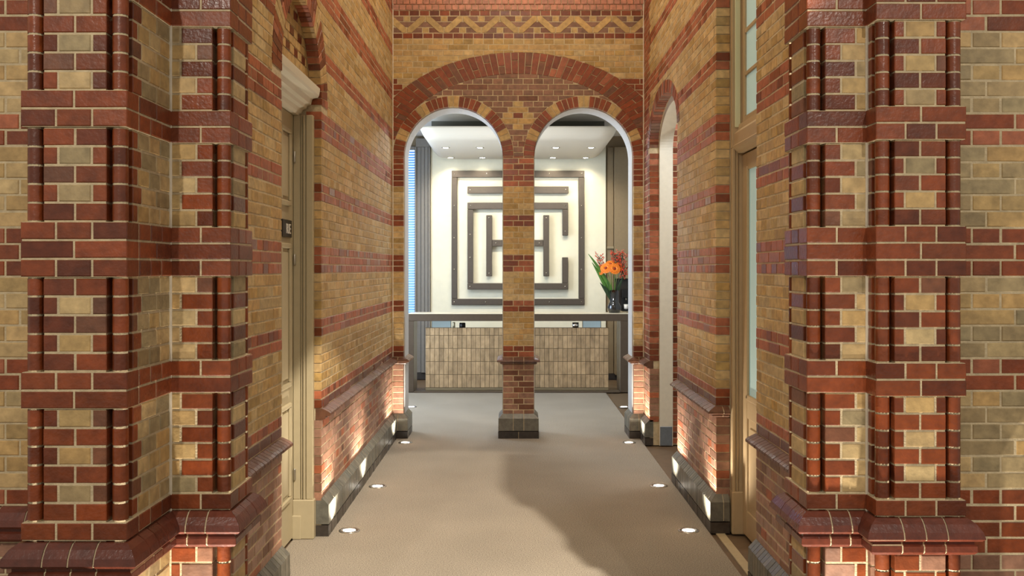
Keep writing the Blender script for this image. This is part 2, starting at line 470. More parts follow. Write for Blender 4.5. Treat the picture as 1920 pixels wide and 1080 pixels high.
# ================================================================== floor, ceiling
def struct(o, label, cat): return tag(o, label, cat, kind='structure')
def fmat():
    m = bpy.data.materials.new('carpet'); m.use_nodes = True; nt = m.node_tree; b = nt.nodes['Principled BSDF']
    g = nt.nodes.new('ShaderNodeNewGeometry')
    n = nt.nodes.new('ShaderNodeTexNoise'); n.inputs['Scale'].default_value = 130; n.inputs['Detail'].default_value = 2
    n3 = nt.nodes.new('ShaderNodeTexNoise'); n3.inputs['Scale'].default_value = 1.3; n3.inputs['Detail'].default_value = 3
    for q in (n, n3): nt.links.new(g.outputs['Position'], q.inputs['Vector'])
    cr = nt.nodes.new('ShaderNodeValToRGB'); nt.links.new(n.outputs['Fac'], cr.inputs[0])
    cr.color_ramp.elements[0].position = .32; cr.color_ramp.elements[0].color = (*rgb(118, 109, 96), 1)
    cr.color_ramp.elements[1].position = .68; cr.color_ramp.elements[1].color = (*rgb(168, 157, 140), 1)
    mr = nt.nodes.new('ShaderNodeMapRange'); mr.inputs[1].default_value = .3; mr.inputs[2].default_value = .7; mr.inputs[3].default_value = .93; mr.inputs[4].default_value = 1.07
    nt.links.new(n3.outputs['Fac'], mr.inputs[0])
    sc = nt.nodes.new('ShaderNodeVectorMath'); sc.operation = 'SCALE'; nt.links.new(cr.outputs[0], sc.inputs[0]); nt.links.new(mr.outputs[0], sc.inputs['Scale'])
    nt.links.new(sc.outputs[0], b.inputs['Base Color']); b.inputs['Roughness'].default_value = .95; b.inputs['Specular IOR Level'].default_value = .1
    bp = nt.nodes.new('ShaderNodeBump'); bp.inputs['Strength'].default_value = .5; bp.inputs['Distance'].default_value = .006
    nt.links.new(n.outputs['Fac'], bp.inputs['Height']); nt.links.new(bp.outputs[0], b.inputs['Normal'])
    return m
M_CARPET = fmat()
M_FLOOR = mat('floor_brown', rgb(104, 84, 62), .5, noise=.12, nscale=8)
struct(MB().box(-6, 6, -4, 17.4, -.2, -.012).build('floor', M_FLOOR), 'dark brown floor at the edges of the beige carpet', 'floor')
XD_ = -1.57
carpet = MB()
for (a, b, c, d) in ((-6, 6, -4, 3.25), (-6, -1.75, 3.25, 3.75), (1.76, 6, 3.25, 3.75), (-1.05, 1.09, 3.25, 4.09), (XL+.05, 1.425, 4.09, DL0), (XD_+.0, 1.425, DL0, DL1), (XL+.05, 1.425, DL1, YE), (OL[0], OL[1], YE, 11.4), (OR[0], OR[1], YE, 11.4), (-3.2, 1.425, 11.4, 14.93)):
    carpet.box(a, b, c, d, -.012, 0)
tag(carpet.build('carpet', M_CARPET), 'beige speckled wall to wall carpet running down the passage', 'carpet')
tag(MB().bbox(1.468, 1.532, 4.1, 7.02, -.012, .001, .002).build('threshold_strip', mat('pale_strip', rgb(176, 158, 124), .6, noise=.06)), 'pale strip in the floor before the right doorway', 'strip')  # paler strip along the floor edge
struct(MB().box(-2.2, 2.4, 3.9, 11.3, TOP, TOP+.15).build('ceiling', M_CEIL), 'high white ceiling over the brick passage', 'ceiling')

# ================================================================== left wall of the passage with arched doorway
fL = Face(XL, 0, 0, 1, vis=(466, 740, 0, 1080))
EL = ((DL0+DL1)/2, 3.10, (DL1-DL0)/2, (DL1-DL0)/2)       # door arch
GP = .006
def grow(e): return (e[0], e[1], e[2]+GP, e[3]+GP)
outL = [(4.03, 0), (DL0-GP, 0), (DL0-GP, 3.10)]+arc(grow(EL), PI, 0)[1:-1]+[(DL1+GP, 3.10), (DL1+GP, 0), (YE+.45, 0), (YE+.45, TOP), (4.03, TOP)]
wL = struct(wall_core('wall_left', outL, fL, .5, M_MORTAR), 'yellow brick passage wall with red bands left of the carpet', 'wall')
bL = Brickwork(wL)
def key_pass(u, z, i):
    if i == -1: return 'deep'
    if i in RED_BANDS: return 'rose' if random.random() < .78 else 'red'
    return random.choices(['yellow', 'buff', 'ochre'], [6, 3, 2])[0]
def key_dado(u, z, i): return random.choices(['dado', 'mauve', 'rose'], [6, 2, 1])[0]
RG = .225
eo = (EL[0], EL[1], EL[2]+RG, EL[3]+RG)
lay(bL, fL, 4.03, YE, -1, 83, key_pass, ells=[eo], rects=[(DL0, DL1, 0, 3.10)])
lay(bL, fL, 4.03, YE, -9, 0, key_dado, rects=[(DL0, DL1, 0, 3.10)], zbase=.838)
ring(bL, fL, EL, eo, 38, lambda k, n: 'yellow' if (k % 7) in (5, 6) else random.choice(['red', 'rose', 'deep']), .085,
     split=lambda k: [0, .5, 1] if k % 2 else [0, 1])
# brick-on-edge quoins of the doorway: extra depth at the edges comes from lay()
# ================================================================== end wall with twin arches
fE = Face(0, YE, 1, 0, vis=(735, 1210, 0, 860))
cL, cR = (OL[0]+OL[1])/2, (OR[0]+OR[1])/2
eL, eR = (cL, ZS, RA, RA), (cR, ZS, RA, RA)
eLo, eRo = (cL, ZS, RA+.12, RA+.12), (cR, ZS, RA+.12, RA+.12)
BI = ((XL+XR)/2, ZS, 1.435, .94); BO = ((XL+XR)/2, ZS, 1.72, 1.18)
outE = [(XL, 0), (OL[0]-GP, 0), (OL[0]-GP, ZS)]+arc(grow(eL), PI, 0)[1:-1]+[(OL[1]+GP, ZS), (OR[0]-GP, ZS)]+arc(grow(eR), PI, 0)[1:-1]+[(OR[1]+GP, ZS), (OR[1]+GP, 0), (XR, 0), (XR, TOP), (XL, TOP)]
wE = struct(wall_core('wall_end', outE, fE, .44, M_MORTAR), 'brick end wall with a wide red arch over twin round arches', 'wall')
bE = Brickwork(wE)
def key_end(u, z, i):
    if i == -1: return 'deep'
    if z < ZS:
        if i >= 29: return 'red'
        if i in RED_BANDS: return 'red'
        return random.choices(['yellow', 'buff', 'ochre'], [5, 3, 2])[0]
    if 44 <= i <= 47 and (u < XL+.17 or u > XR-.17): return 'red'
    return random.choices(['yellow', 'ochre', 'buff'], [6, 3, 1])[0]
# jambs
for (a, b) in ((XL, OL[0]), (OR[1], XR)):
    for i in range(-1, 35):
        za = zi(i); zb = min(zi(i+1), ZS)
        if zb-za < .02: continue
        k = key_end((a+b)/2, (za+zb)/2, i)
        bE.rect(fE, a, b, za, zb, k, .11)
    for i in range(-9, 0):
        bE.rect(fE, a, b, .838+CO*i, .838+CO*(i+1), 'dado', .11)
NF = 56                                                  # first course of the frieze
lay(bE, fE, XL, XR, 34, NF-1, key_end, ells=[BO])
# spandrel under the wide arch
MX = (OL[1]+OR[0])/2-.005
def key_sp(u, z, i):
    d = abs(u-MX)
    c = i-42
    if c == 1: return 'yellow' if d < .07 else 'mauve'
    if c == 0: return 'yellow' if d < .17 else 'mauve'
    if c == -1: return 'red' if d < .06 else 'yellow' if d < .2 else 'mauve'
    if c == -2: return 'yellow' if d < .17 else 'mauve'
    if c == -3: return 'yellow' if d < .07 else 'mauve'
    return 'mauve' if random.random() < .85 else 'brown'
for i in range(34, 50):
    za, zb = zi(i), zi(i+1)
    js = sorted([MX+HD*(k+(.5 if i % 2 else 0)) for k in range(-14, 15)])
    if i % 2 == 0: js = [j for n_, j in enumerate(js) if n_ % 2 == (i//2) % 2]
    if i == 41: js = sorted(set(js) - {j for j in js if abs(j-MX) < .05} | {MX-.058, MX+.058})
    for a, b in zip(js[:-1], js[1:]):
        pts = [(a+JT/2, za+JT/2), (b-JT/2, za+JT/2), (b-JT/2, zb-JT/2), (a+JT/2, zb-JT/2)]
        pts = clip_ell(pts, BI, outside=False)
        if pts: pts = clip_ell(pts, eLo)
        if pts: pts = clip_ell(pts, eRo)
        if pts: bE.poly(fE, pts, key_sp((a+b)/2, (za+zb)/2, i), .05)
# the stem of the spandrel between the two rings, down to the springing
for i in range(34, 35):
    bE.rect(fE, eLo[0]+eLo[2], eRo[0]-eRo[2], ZS, zi(35), 'mauve', .05)
def key_in(k, n):
    d = min(k, n-1-k)
    return 'yellow' if d in (3, 4, 9, 10, 15) else 'red'
for e, eo_ in ((eL, eLo), (eR, eRo)): ring(bE, fE, e, eo_, 32, key_in, .07, proud=.003)
ring(bE, fE, BI, BO, 64, lambda k, n: random.choices(['red', 'brown', 'rose'], [7, 2, 1])[0], .05, proud=.004, bounds=(XL, XR),
     split=lambda k: [[0, 1], [0, .38, 1], [0, 1], [0, .62, 1]][k % 4])
# frieze: red course, zigzag on three courses, red course, pale corbel headers above
def straight(i, key, step=HD, proud=None, off=0.0):
    u = XL-off
    while u < XR-.01:
        bE.rect(fE, max(u, XL), min(u+step, XR), zi(i), zi(i+1), key() if callable(key) else key, .05, proud=proud); u += step
straight(NF-1, lambda: random.choice(['red', 'red', 'deep']))
straight(NF+3, lambda: random.choice(['red', 'red', 'deep']), off=.04)
zb0, zb1 = zi(NF)+.004, zi(NF+3)-.004
PER = .424; PK = -1.01; hw = .035
def zig(u):   # centre line of the zigzag bars
    ph = ((u-PK)/PER) % 1.0
    t = abs(ph-.5)*2                                     # 1 at a peak, 0 at a trough
    return zb0+(zb1-zb0)*t
k = -2
while PK+PER*k/2 < XR+.4:
    ua = PK+PER*k/2; up = (k % 2 == 0)                    # from ua to ua+PER/2; down when starting at a peak
    a = (ua, zb1 if up else zb0); b = (ua+PER/2, zb0 if up else zb1)
    d = (b[0]-a[0], b[1]-a[1]); L = math.hypot(*d); nrm = (-d[1]/L, d[0]/L)
    pts = [(a[0]+nrm[0]*hw, a[1]+nrm[1]*hw), (b[0]+nrm[0]*hw, b[1]+nrm[1]*hw), (b[0]-nrm[0]*hw, b[1]-nrm[1]*hw), (a[0]-nrm[0]*hw, a[1]-nrm[1]*hw)]
    pts = clip_half(pts, (0, zb0), (0, 1)); pts = clip_half(pts, (0, zb1), (0, -1))
    # butt joint: bars falling to the right run through, rising ones stop at them
    pts = clip_half(pts, (XL+.004, 0), (1, 0)); pts = clip_half(pts, (XR-.004, 0), (-1, 0)) if len(pts) > 2 else pts
    if not up and len(pts) > 2:
        for (cu, dirn) in ((ua, 1), (ua+PER/2, -1)):
            pts = clip_half(pts, (cu+dirn*.004, 0), (dirn, 0)) if len(pts) > 2 else pts
    elif len(pts) > 2:
        for (cu, dirn) in ((ua, 1), (ua+PER/2, -1)):
            pts = clip_half(pts, (cu+dirn*.004, 0), (dirn, 0)) if len(pts) > 2 else pts
    if len(pts) > 2: bE.poly(fE, pts, 'yellow', .05, .004, 'zigzag_brick')
    # fill of the two triangles: three courses each
    k += 1
for r in range(3):
    za, zb = zi(NF+r), zi(NF+r+1)
    u = XL-.02
    edges = []
    kk = -4
    while PK+PER*kk/2 < XR+.4:
        c = PK+PER*kk/2; peak = kk % 2 == 0               # triangles hang below peaks and stand above troughs
        zc = (za+zb)/2
        t = (zb1-zc)/(zb1-zb0) if peak else (zc-zb0)/(zb1-zb0)
        half = PER/2*t-hw*1.35
        if half > .02:
            wide = (r == 0 and peak) or (r == 2 and not peak)
            cuts = [c-half, c-.036, c+.036, c+half] if wide else [c-half, c+half]
            for n_, (a, b) in enumerate(zip(cuts[:-1], cuts[1:])):
                key = 'yellow' if (wide and n_ == 1) else random.choice(['mauve', 'mauve', 'brown'])
                sl = PER/2*(CO/2-.006)/(zb1-zb0)
                la = sl if (not wide or n_ == 0) else 0; lb = sl if (not wide or n_ == 2) else 0
                s_ = 1 if peak else -1
                pts = [(a-la*s_+.003, za+JT/2), (b+lb*s_-.003, za+JT/2), (b-lb*s_-.003, zb-JT/2), (a+la*s_+.003, zb-JT/2)]
                pts = clip_half(pts, (XL+.004, 0), (1, 0)); pts = clip_half(pts, (XR-.004, 0), (-1, 0)) if len(pts) > 2 else pts
                if len(pts) > 2: bE.poly(fE, pts, key, .05)
        kk += 1
for i in range(NF+4, 83): straight(i, lambda: 'pink' if i < NF+8 else 'rose', HD if i >= NF+8 else .075, proud=.012 if i < NF+8 else None, off=(i % 2)*.03)
# plaster lining of the two openings
def lining(name, e, u0, u1, yf, yb, parent, mtl, th=.012, zbot=0.0, bulge=0):
    pts = [(u0, zbot), (u0, e[1])]+arc(e, PI, 0, 40)[1:-1]+[(u1, e[1]), (u1, zbot)]
    e2 = (e[0], e[1], e[2]+th, e[3]+th)
    pto = [(u0-th, zbot), (u0-th, e[1])]+arc(e2, PI, 0, 40)[1:-1]+[(u1+th, e[1]), (u1+th, zbot)]
    return pts, pto
def lining_x(name, e, u0, u1, yf, yb, parent, mtl, th=.012, zbot=0.0):
    pi_, po = lining(name, e, u0, u1, yf, yb, parent, mtl, th, zbot); mb = MB(); n = len(pi_)
    vs = [(p[0], yf, p[1]) for p in pi_]+[(p[0], yb, p[1]) for p in pi_]+[(p[0], yf, p[1]) for p in po]+[(p[0], yb, p[1]) for p in po]
    fs = []
    for i in range(n-1):
        fs += [(i, i+1, n+i+1, n+i), (2*n+i, 3*n+i, 3*n+i+1, 2*n+i+1), (i, 2*n+i, 2*n+i+1, i+1), (n+i, n+i+1, 3*n+i+1, 3*n+i)]
    mb.add(vs, fs)
    o = mb.build(name, mtl, parent)
    return o
for e, (a, b) in ((eL, OL), (eR, OR)):
    ei = (e[0], e[1], e[2]-.006, e[3]-.006)
    lining_x('plaster_reveal', ei, a+.006, b-.006, YE+.075, YE+.45, wE, M_PLASTER, .05)
# ================================================================== central column
colm = tag(MB().box(OL[1]+.003, OR[0]-.003, YE+.0025, YE+.42, 0, ZS).build('brick_column', M_MORTAR), 'banded yellow and red brick column between the twin arches', 'column')
bC = Brickwork(colm)
fC = Face(0, YE, 1, 0, vis=(930, 1012, 300, 830)); fCl = Face(OL[1], 0, 0, -1, vis=(0, 0, 0, 0)); fCr = Face(OR[0], 0, 0, 1, vis=(0, 0, 0, 0))
cw = OR[0]-OL[1]
def key_col(i):
    if i in RED_BANDS or i == -1 or i >= 29: return 'red' if random.random() < .7 else 'rose'
    return random.choices(['yellow', 'ochre', 'buff'], [6, 3, 2])[0]
for i in range(-10, 35):
    low = i < -1
    za, zb = (zi(i), min(zi(i+1), ZS)) if not low else (.838+CO*(i+1), .838+CO*(i+2))
    if zb-za < .02: continue
    cuts = [0, 1/3, 2/3, 1] if i % 2 == 0 else [0, .5, 1]
    for a, b in zip(cuts[:-1], cuts[1:]):
        key = random.choice(['mauve', 'brown', 'dado']) if low else key_col(i)
        bC.rect(fC, OL[1]+cw*a, OL[1]+cw*b, za, zb, key, .11)
    for f, s_ in ((fCl, -1), (fCr, 1)):
        bC.rect(f, min(s_*(YE+.115), s_*(YE+.36)), max(s_*(YE+.115), s_*(YE+.36)), za, zb, 'mauve' if low else key_col(i), .05)
col_path = [(OL[1], YE+.42, OL[1], YE, bC), (OL[1], YE, OR[0], YE, bC), (OR[0], YE, OR[0], YE+.42, bC)]
moulding(col_path, SILL, .117, 'sill', 'sill_brick')
moulding(col_path, PL_U, .12, 'grey', 'plinth_brick')
moulding(col_path, PL_L, .175, 'darkgrey', 'plinth_brick')
bC.finish()

# ================================================================== right wall of the passage
fR = Face(XR, 0, 0, -1, vis=(1205, 1480, 0, 1080))       # u = -y
eN = (-(NR0+NR1)/2, 3.245, (NR1-NR0)/2, .41)
outR = [(-(YE+.45), 0), (-NR1-GP, 0), (-NR1-GP, eN[1])]+arc(grow(eN), PI, 0)[1:-1]+[(-NR0+GP, eN[1]), (-NR0+GP, 0), (-DR1-GP, 0), (-DR1-GP, 4.35), (-DR0+GP, 4.35), (-DR0+GP, 0), (-4.03, 0), (-4.03, TOP), (-(YE+.45), TOP)]
wR = struct(wall_core('wall_right', outR, fR, .16, M_MORTAR), 'yellow brick passage wall with red bands right of the carpet', 'wall')
bR = Brickwork(wR)
eNo = (eN[0], eN[1], eN[2]+.12, eN[3]+.125)
rR = [(-DR1, -DR0, 0, 4.35), (-NR1, -NR0, 0, eN[1])]
def key_passR(u, z, i):
    k = key_pass(u, z, i)
    if (u < -NR1 or -NR0 < u < -NR0+.12 and z > 9) and i > -1: return random.choice(['rose', 'red'])
    return k
lay(bR, fR, -YE, -4.03, -1, 83, key_passR, ells=[eNo], rects=rR, edgeD=.1)
lay(bR, fR, -YE, -4.03, -9, 0, key_dado, rects=rR, zbase=.838, edgeD=.1)
ring(bR, fR, eN, eNo, 40, lambda k, n: random.choice(['rose', 'mauve', 'red']), .1, proud=.003)
# white lined reveal of the side opening and the red brick beyond it
fN = Face(0, NR1+.03, 1, 0, vis=(1255, 1272, 200, 840))
def lining_y(name, e, u0, u1, xf, xb, parent, mtl, th):
    pi_ = [(u0, 0.0), (u0, e[1])]+arc(e, PI, 0, 40)[1:-1]+[(u1, e[1]), (u1, 0.0)]
    e2 = (e[0], e[1], e[2]+th, e[3]+th)
    po = [(u0-th, 0.0), (u0-th, e[1])]+arc(e2, PI, 0, 40)[1:-1]+[(u1+th, e[1]), (u1+th, 0.0)]
    n = len(pi_); vs = [(xf, -p[0], p[1]) for p in pi_]+[(xb, -p[0], p[1]) for p in pi_]+[(xf, -p[0], p[1]) for p in po]+[(xb, -p[0], p[1]) for p in po]
    fs = []
    for i in range(n-1):
        fs += [(i, i+1, n+i+1, n+i), (2*n+i, 3*n+i, 3*n+i+1, 2*n+i+1), (i, 2*n+i, 2*n+i+1, i+1), (n+i, n+i+1, 3*n+i+1, 3*n+i)]
    mb = MB(); mb.add(vs, fs); return mb.build(name, mtl, parent)
eNi = (eN[0], eN[1]-.03, eN[2]-.02, eN[3]-.03)
lining_y('plaster_reveal', eNi, -NR1+.02, -NR0-.02, XR+.105, XR+.25, wR, M_WHITE, .08)
ns = struct(MB().box(XR+.25, 2.9, NR1+.035, NR1+.4, 0, 4.2).build('wall_side_room', M_MORTAR), 'red brick wall seen through the arched side opening on the right', 'wall')
bN = Brickwork(ns)
lay(bN, fN, XR+.25, 2.9, -15, 48, lambda u, z, i: random.choice(['red', 'rose', 'deep']))
bN.finish()
struct(MB().box(2.9, 3.05, 7.3, 11.0, 0, 4.2).build('wall_side_back', M_WHITE), 'white plaster wall of the side room on the right', 'wall')
struct(MB().box(1.7, 3.05, 7.3, 11.0, 4.2, 4.3).build('ceiling_side_room', M_CEIL), 'white ceiling of the side room on the right', 'ceiling')
struct(MB().box(1.64, 3.05, 7.15, 7.3, 0, 4.3).build('wall_side_near', M_WHITE), 'white plaster near wall of the side room on the right', 'wall')
# blue-grey stone base of the white reveal
mbp = MB(); mbp.bbox(XR+.11, XR+.245, NR1-.025, NR1+.03, 0, .21, .006)
mbp.build('plinth_stone', mat('stone_blue', rgb(108, 116, 124), .4, noise=.1), wR)

# ---- mouldings of the passage
pathL = [(XL, DL1, XL, YE, bL), (XL, YE, OL[0], YE, bE), (OL[0], YE, OL[0], YE+.44, bE)]
pathLn = [(XL, 4.035, XL, DL0, bL)]
for pth in (pathL, pathLn):
    moulding(pth, SILL, .0575, 'sill', 'sill_brick')
    moulding(pth, PL_U, .0575, 'grey', 'plinth_brick')
    moulding(pth, PL_L, .115, 'darkgrey', 'plinth_brick')
pathR1 = [(OR[1], YE+.44, OR[1], YE, bE), (OR[1], YE, XR, YE, bE), (XR, YE, XR, NR1, bR)]
pathR2 = [(XR, NR0, XR, DR1, bR), (XR, DR1, XR+.09, DR1, bR)]
pathR3 = [(XR, DR0, XR, 4.035, bR)]
for pth in (pathR1, pathR2, pathR3):
    moulding(pth, SILL, .0575, 'sill', 'sill_brick')
    moulding(pth, PL_U, .0575, 'grey', 'plinth_brick')
    moulding(pth, PL_L, .115, 'darkgrey', 'plinth_brick')
for b_ in (bL, bE, bR): b_.finish()
for x in (XL+.004, XR-.004):
    MB().bbox(x-.006, x+.006, YE-.010, YE+.002, .92, TOP, .002).build('corner_joint', M_JOINT, wE)

# ================================================================== piers with corner rolls
ROLL = .027; NT = .062                                   # roll radius, notch
def roll_geo(h):
    n = 14; v = []; f = []
    for z in (-h/2, h/2):
        for k in range(n): a = 2*PI*k/n; v.append((ROLL*math.cos(a), ROLL*math.sin(a), z))
    for k in range(n): j = (k+1) % n; f.append((k, j, n+j, n+k))
    return v, f
BANDS = {0, 7, 8, 14, 15, 16, 22, 23, 29, 30, 31, 37, 38, 44, 45, 46, 52, 53}
NTOP = 54
def pier(name, label, faces_visible, steps, mirror=False):
    """steps: corners of the outline walked with the outside on the right: list of (x, y, roll?)"""
    pts = steps
    core = MB(); core_poly = []
    n = len(pts)
    for k, (x, y, r) in enumerate(pts):
        if not r: core_poly.append((x, y)); continue
        a = Vector((x-pts[k-1][0], y-pts[k-1][1])).normalized(); b = Vector((pts[k+1][0]-x, pts[k+1][1]-y)).normalized()
        m = NT+.0035
        core_poly += [(x-a.x*m, y-a.y*m), (x-a.x*m+b.x*m, y-a.y*m+b.y*m), (x+b.x*m, y+b.y*m)]
    root = empty(name, (sum(p[0] for p in pts)/n, sum(p[1] for p in pts)/n, 0)); tag(root, label, 'pier')
    bw = Brickwork(root)
    # mortar core, a little behind the brick faces
    cx, cy = root.location.x, root.location.y
    inner = []
    m = len(core_poly)
    for k in range(m):
        p0, p1, p2 = Vector(core_poly[k-1]), Vector(core_poly[k]), Vector(core_poly[(k+1) % m])
        a = (p1-p0).normalized(); b = (p2-p1).normalized()
        na = Vector((-a.y, a.x)); nb = Vector((-b.y, b.x))   # inward is to the left
        q = p1+(na+nb)*.003
        inner.append((q.x-cx, q.y-cy))
    MB().prism(inner, 'z', 0, zi(NTOP)).build('mortar_core', M_MORTAR, root)
    bo = []
    for k in range(n):
        p0, p1, p2 = Vector(pts[k-1][:2]), Vector(pts[k][:2]), Vector(pts[(k+1) % n][:2])
        a = (p1-p0).normalized(); b = (p2-p1).normalized()
        q = p1 if k in (0, n-1) else p1-(Vector((-a.y, a.x))+Vector((-b.y, b.x)))*.0045
        bo.append((q.x-cx, q.y-cy))
    run = sorted(BANDS)
    for i in run:
        if i-1 in BANDS: continue
        j = i
        while j+1 in BANDS: j += 1
        MB().prism(bo, 'z', zi(i)+.002, zi(j+1)-.002).build('band_mortar', M_MORTAR, root)
    rolls = MB()
    for k in range(n-1):
        x0, y0, r0 = pts[k]; x1, y1, r1 = pts[k+1]
        L = math.hypot(x1-x0, y1-y0); t = ((x1-x0)/L, (y1-y0)/L)
        fc = Face(x0, y0, t[0], t[1], vis=faces_visible[k] or (0, 0, 0, 0))
        concave_end = not r1; concave_start = not r0
        for i in range(-13, NTOP):
            low = i < 0
            za, zb = (zi(i), zi(i+1)) if not low else (.84+CO*i, .84+CO*(i+1))
            band = (i in BANDS) and not low
            front = t[0] > .5
            if band:
                back = t[0] < -.5
                pf = k > 0 and pts[k][0]-pts[k-1][0] > .02; nf = k+2 < n and pts[k+2][0]-pts[k+1][0] > .02
                a = 0 if (front or not r0 or not (pf or back)) else .105; b = L if (front or not r1 or not (nf or back)) else L-.105
                if not front and not back and r0 and not pf: a -= .008+JT/2
                if not front and not back and r1 and not nf: b += .008+JT/2
                pr = .008
                if front and r0: a -= .008+JT/2
                if front and r1: b += .008+JT/2
                if b-a < .03: continue
                nb = max(1, round((b-a)/HD)) if (i % 2 == 0 or b-a < .2) else max(1, round((b-a)/ST+.25))
                js = [a+(b-a)*q/nb for q in range(nb+1)]
                for p, q in zip(js[:-1], js[1:]):
                    bw.rect(fc, p, q, za, zb, 'red' if random.random() < .8 else 'deep', .105, pr)
            else:
                a = NT if r0 else 0; b = L-NT if r1 else L
                w = b-a
                if w < .03: continue
                D = NT
                alt = i % 2
                key = lambda: random.choices(['red', 'deep', 'brown'], [6, 3, 1])[0]
                yk = lambda: random.choice(['yellow', 'buff', 'olive'])
                if low:
                    key = lambda: random.choices(['dado', 'red', 'mauve'], [4, 3, 2])[0]; yk = key if front else yk
                if front and r0 and r1:                       # free pier front: red stretchers / yellow header between reds
                    if alt: js = [(a, a+w*.5, key()), (a+w*.5, b, key())]
                    else: js = [(a, a+w/2-.058, key()), (a+w/2-.058, a+w/2+.058, yk()), (a+w/2+.058, b, key())]
                elif front and r1:                            # left half pier: yellow towards the inner corner
                    js = [(a, a+w*.6, yk()), (a+w*.6, b, key())] if alt else [(a, a+w*.24, yk()), (a+w*.24, b, key())]
                elif front and r0:
                    js = [(a, b-w*.6, key()), (b-w*.6, b, yk())] if alt else [(a, b-w*.26, key()), (b-w*.26, b, yk())]
                else:
                    # side faces: short red closer next to the roll, yellow beyond
                    if w > .25:
                        c = .05 if alt else .085
                        if r0: c0, c1 = a+c, b
                        else: c0, c1 = a, b-c
                        js = [(a, c0, key())] if r0 else [(c1, b, key())]
                        nb = max(1, round((c1-c0)/HD))
                        js += [(c0+(c1-c0)*q/nb, c0+(c1-c0)*(q+1)/nb, yk()) for q in range(nb)]
                    elif w > .08:
                        js = [(a, b, yk() if alt else key())]
                    else: js = [(a, b, key())]
                for p, q, kk in js: bw.rect(fc, p, q, za, zb, kk, D, 0.0)
        # roll at the end corner of this face
        if r1:
            nx2, ny2 = None, None
            x2, y2, _ = pts[k+2] if k+2 < n else pts[0]
            b2 = Vector((x2-x1, y2-y1)).normalized(); a2 = Vector(t)
            c = Vector((x1, y1))-a2*(ROLL+.001)+b2*(ROLL+.001)
            ff = fc if (t[0] > .5) else Face(x1, y1, b2.x, b2.y, vis=faces_visible[k+1] or (0, 0, 0, 0)) if k+1 < n-1 else fc
            face_roll = Face(c.x, c.y, 1, 0, vis=(0, 1920, 0, 1080))
            for i in range(-13, NTOP):
                low = i < 0
                za, zb = (zi(i), zi(i+1)) if not low else (.84+CO*i, .84+CO*(i+1))
                if (i in BANDS) and not low: continue
                bw.custom('roll_brick', roll_geo, 'deep' if random.random() < .4 else 'red', face_roll, 0, (za+zb)/2, 2*ROLL, CO-JT)
            rolls.lathe([(ROLL-.0018, 0), (ROLL-.0018, zi(NTOP))], (c.x-cx, c.y-cy, 0), 12)
    rolls.build('roll_mortar', M_MORTAR, root)
    for k in range(1, n-1):
        if not pts[k][2]:
            MB().bbox(pts[k][0]-cx-.008, pts[k][0]-cx+.008, pts[k][1]-cy-.009, pts[k][1]-cy+.006, .84, zi(NTOP), .003).build('corner_joint', M_JOINT, root)
    # cap moulding, plinth
    segs = [(pts[k][0], pts[k][1], pts[k+1][0], pts[k+1][1], bw) for k in range(n-1)]
    moulding(segs, CAP, .085, 'cap', 'cap_brick')
    moulding(segs, PL_U, .115, 'grey', 'plinth_brick')
    moulding(segs, PL_L, .115, 'darkgrey', 'plinth_brick')
    bw.finish(cap=300)
    return root
FULL = (0, 1920, 0, 1080)
pier('brick_pier', 'glazed red and yellow brick pier with corner rolls on the left of the passage',
     [None, (40, 245, 0, 1080), (235, 325, 0, 1080), (318, 440, 0, 1080), (425, 472, 0, 1080), None],
     [(LB['x0'], YA+.05, False), (LB['x0'], LB['y'], True), (LB['x1'], LB['y'], True), (LB['x1'], LD['y'], False), (LD['x1'], LD['y'], True), (LD['x1'], LD['yb'], True), (XL-.02, LD['yb'], False)])
pier('brick_pier', 'glazed red and yellow brick pier with corner rolls on the right of the passage',
     [None, (1470, 1520, 0, 1080), (1510, 1625, 0, 1080), (1620, 1650, 0, 1080), (1640, 1812, 0, 1080), None],
     [(XR+.02, RD['yb'], False), (RD['x0'], RD['yb'], True), (RD['x0'], RD['y'], True), (RB['x0'], RD['y'], False), (RB['x0'], RB['y'], True), (RB['x1'], RB['y'], True), (RB['x1'], YA+.05, False)])

# ================================================================== lobby walls left and right
def lobby(name, x0, x1, label, vis):
    fc = Face(0, YA, 1, 0, vis=vis)
    o = struct(MB().box(x0, x1, YA+.0025, YA+.5, 0, TOP).build(name, M_MORTAR), label, 'wall'); bw = Brickwork(o)
    def key(u, z, i):
        if i in RED_BANDS: return 'rose' if random.random() < .25 else 'red'
        return random.choices(['buff', 'yellow', 'olive'], [6, 4, 0] if x0 < 0 else [2, 2, 6])[0]
    i0 = 0
    lay(bw, fc, x0, x1, i0, 83, key)
    if x0 < 0:
        lay(bw, fc, x0, x1, -9, 0, key_dado, zbase=.838)
        sg = [(x0, YA, x1, YA, bw)]
        moulding(sg, CAP, .115, 'cap', 'cap_brick')
    else: lay(bw, fc, x0, x1, -12, 0, lambda u, z, i: 'red' if i > -4 else random.choice(['dado', 'mauve']))
    sg = [(x0, YA, x1, YA, bw)]
    moulding(sg, PL_U, .115, 'grey', 'plinth_brick'); moulding(sg, PL_L, .115, 'darkgrey', 'plinth_brick')
    bw.finish()
lobby('wall_left_lobby', -3.4, LB['x0'], 'brick lobby wall with red bands at the left edge', (0, 50, 0, 1080))
lobby('wall_right_lobby', RB['x1'], 3.6, 'weathered brick lobby wall with red bands at the right edge', (1805, 1920, 0, 1080))

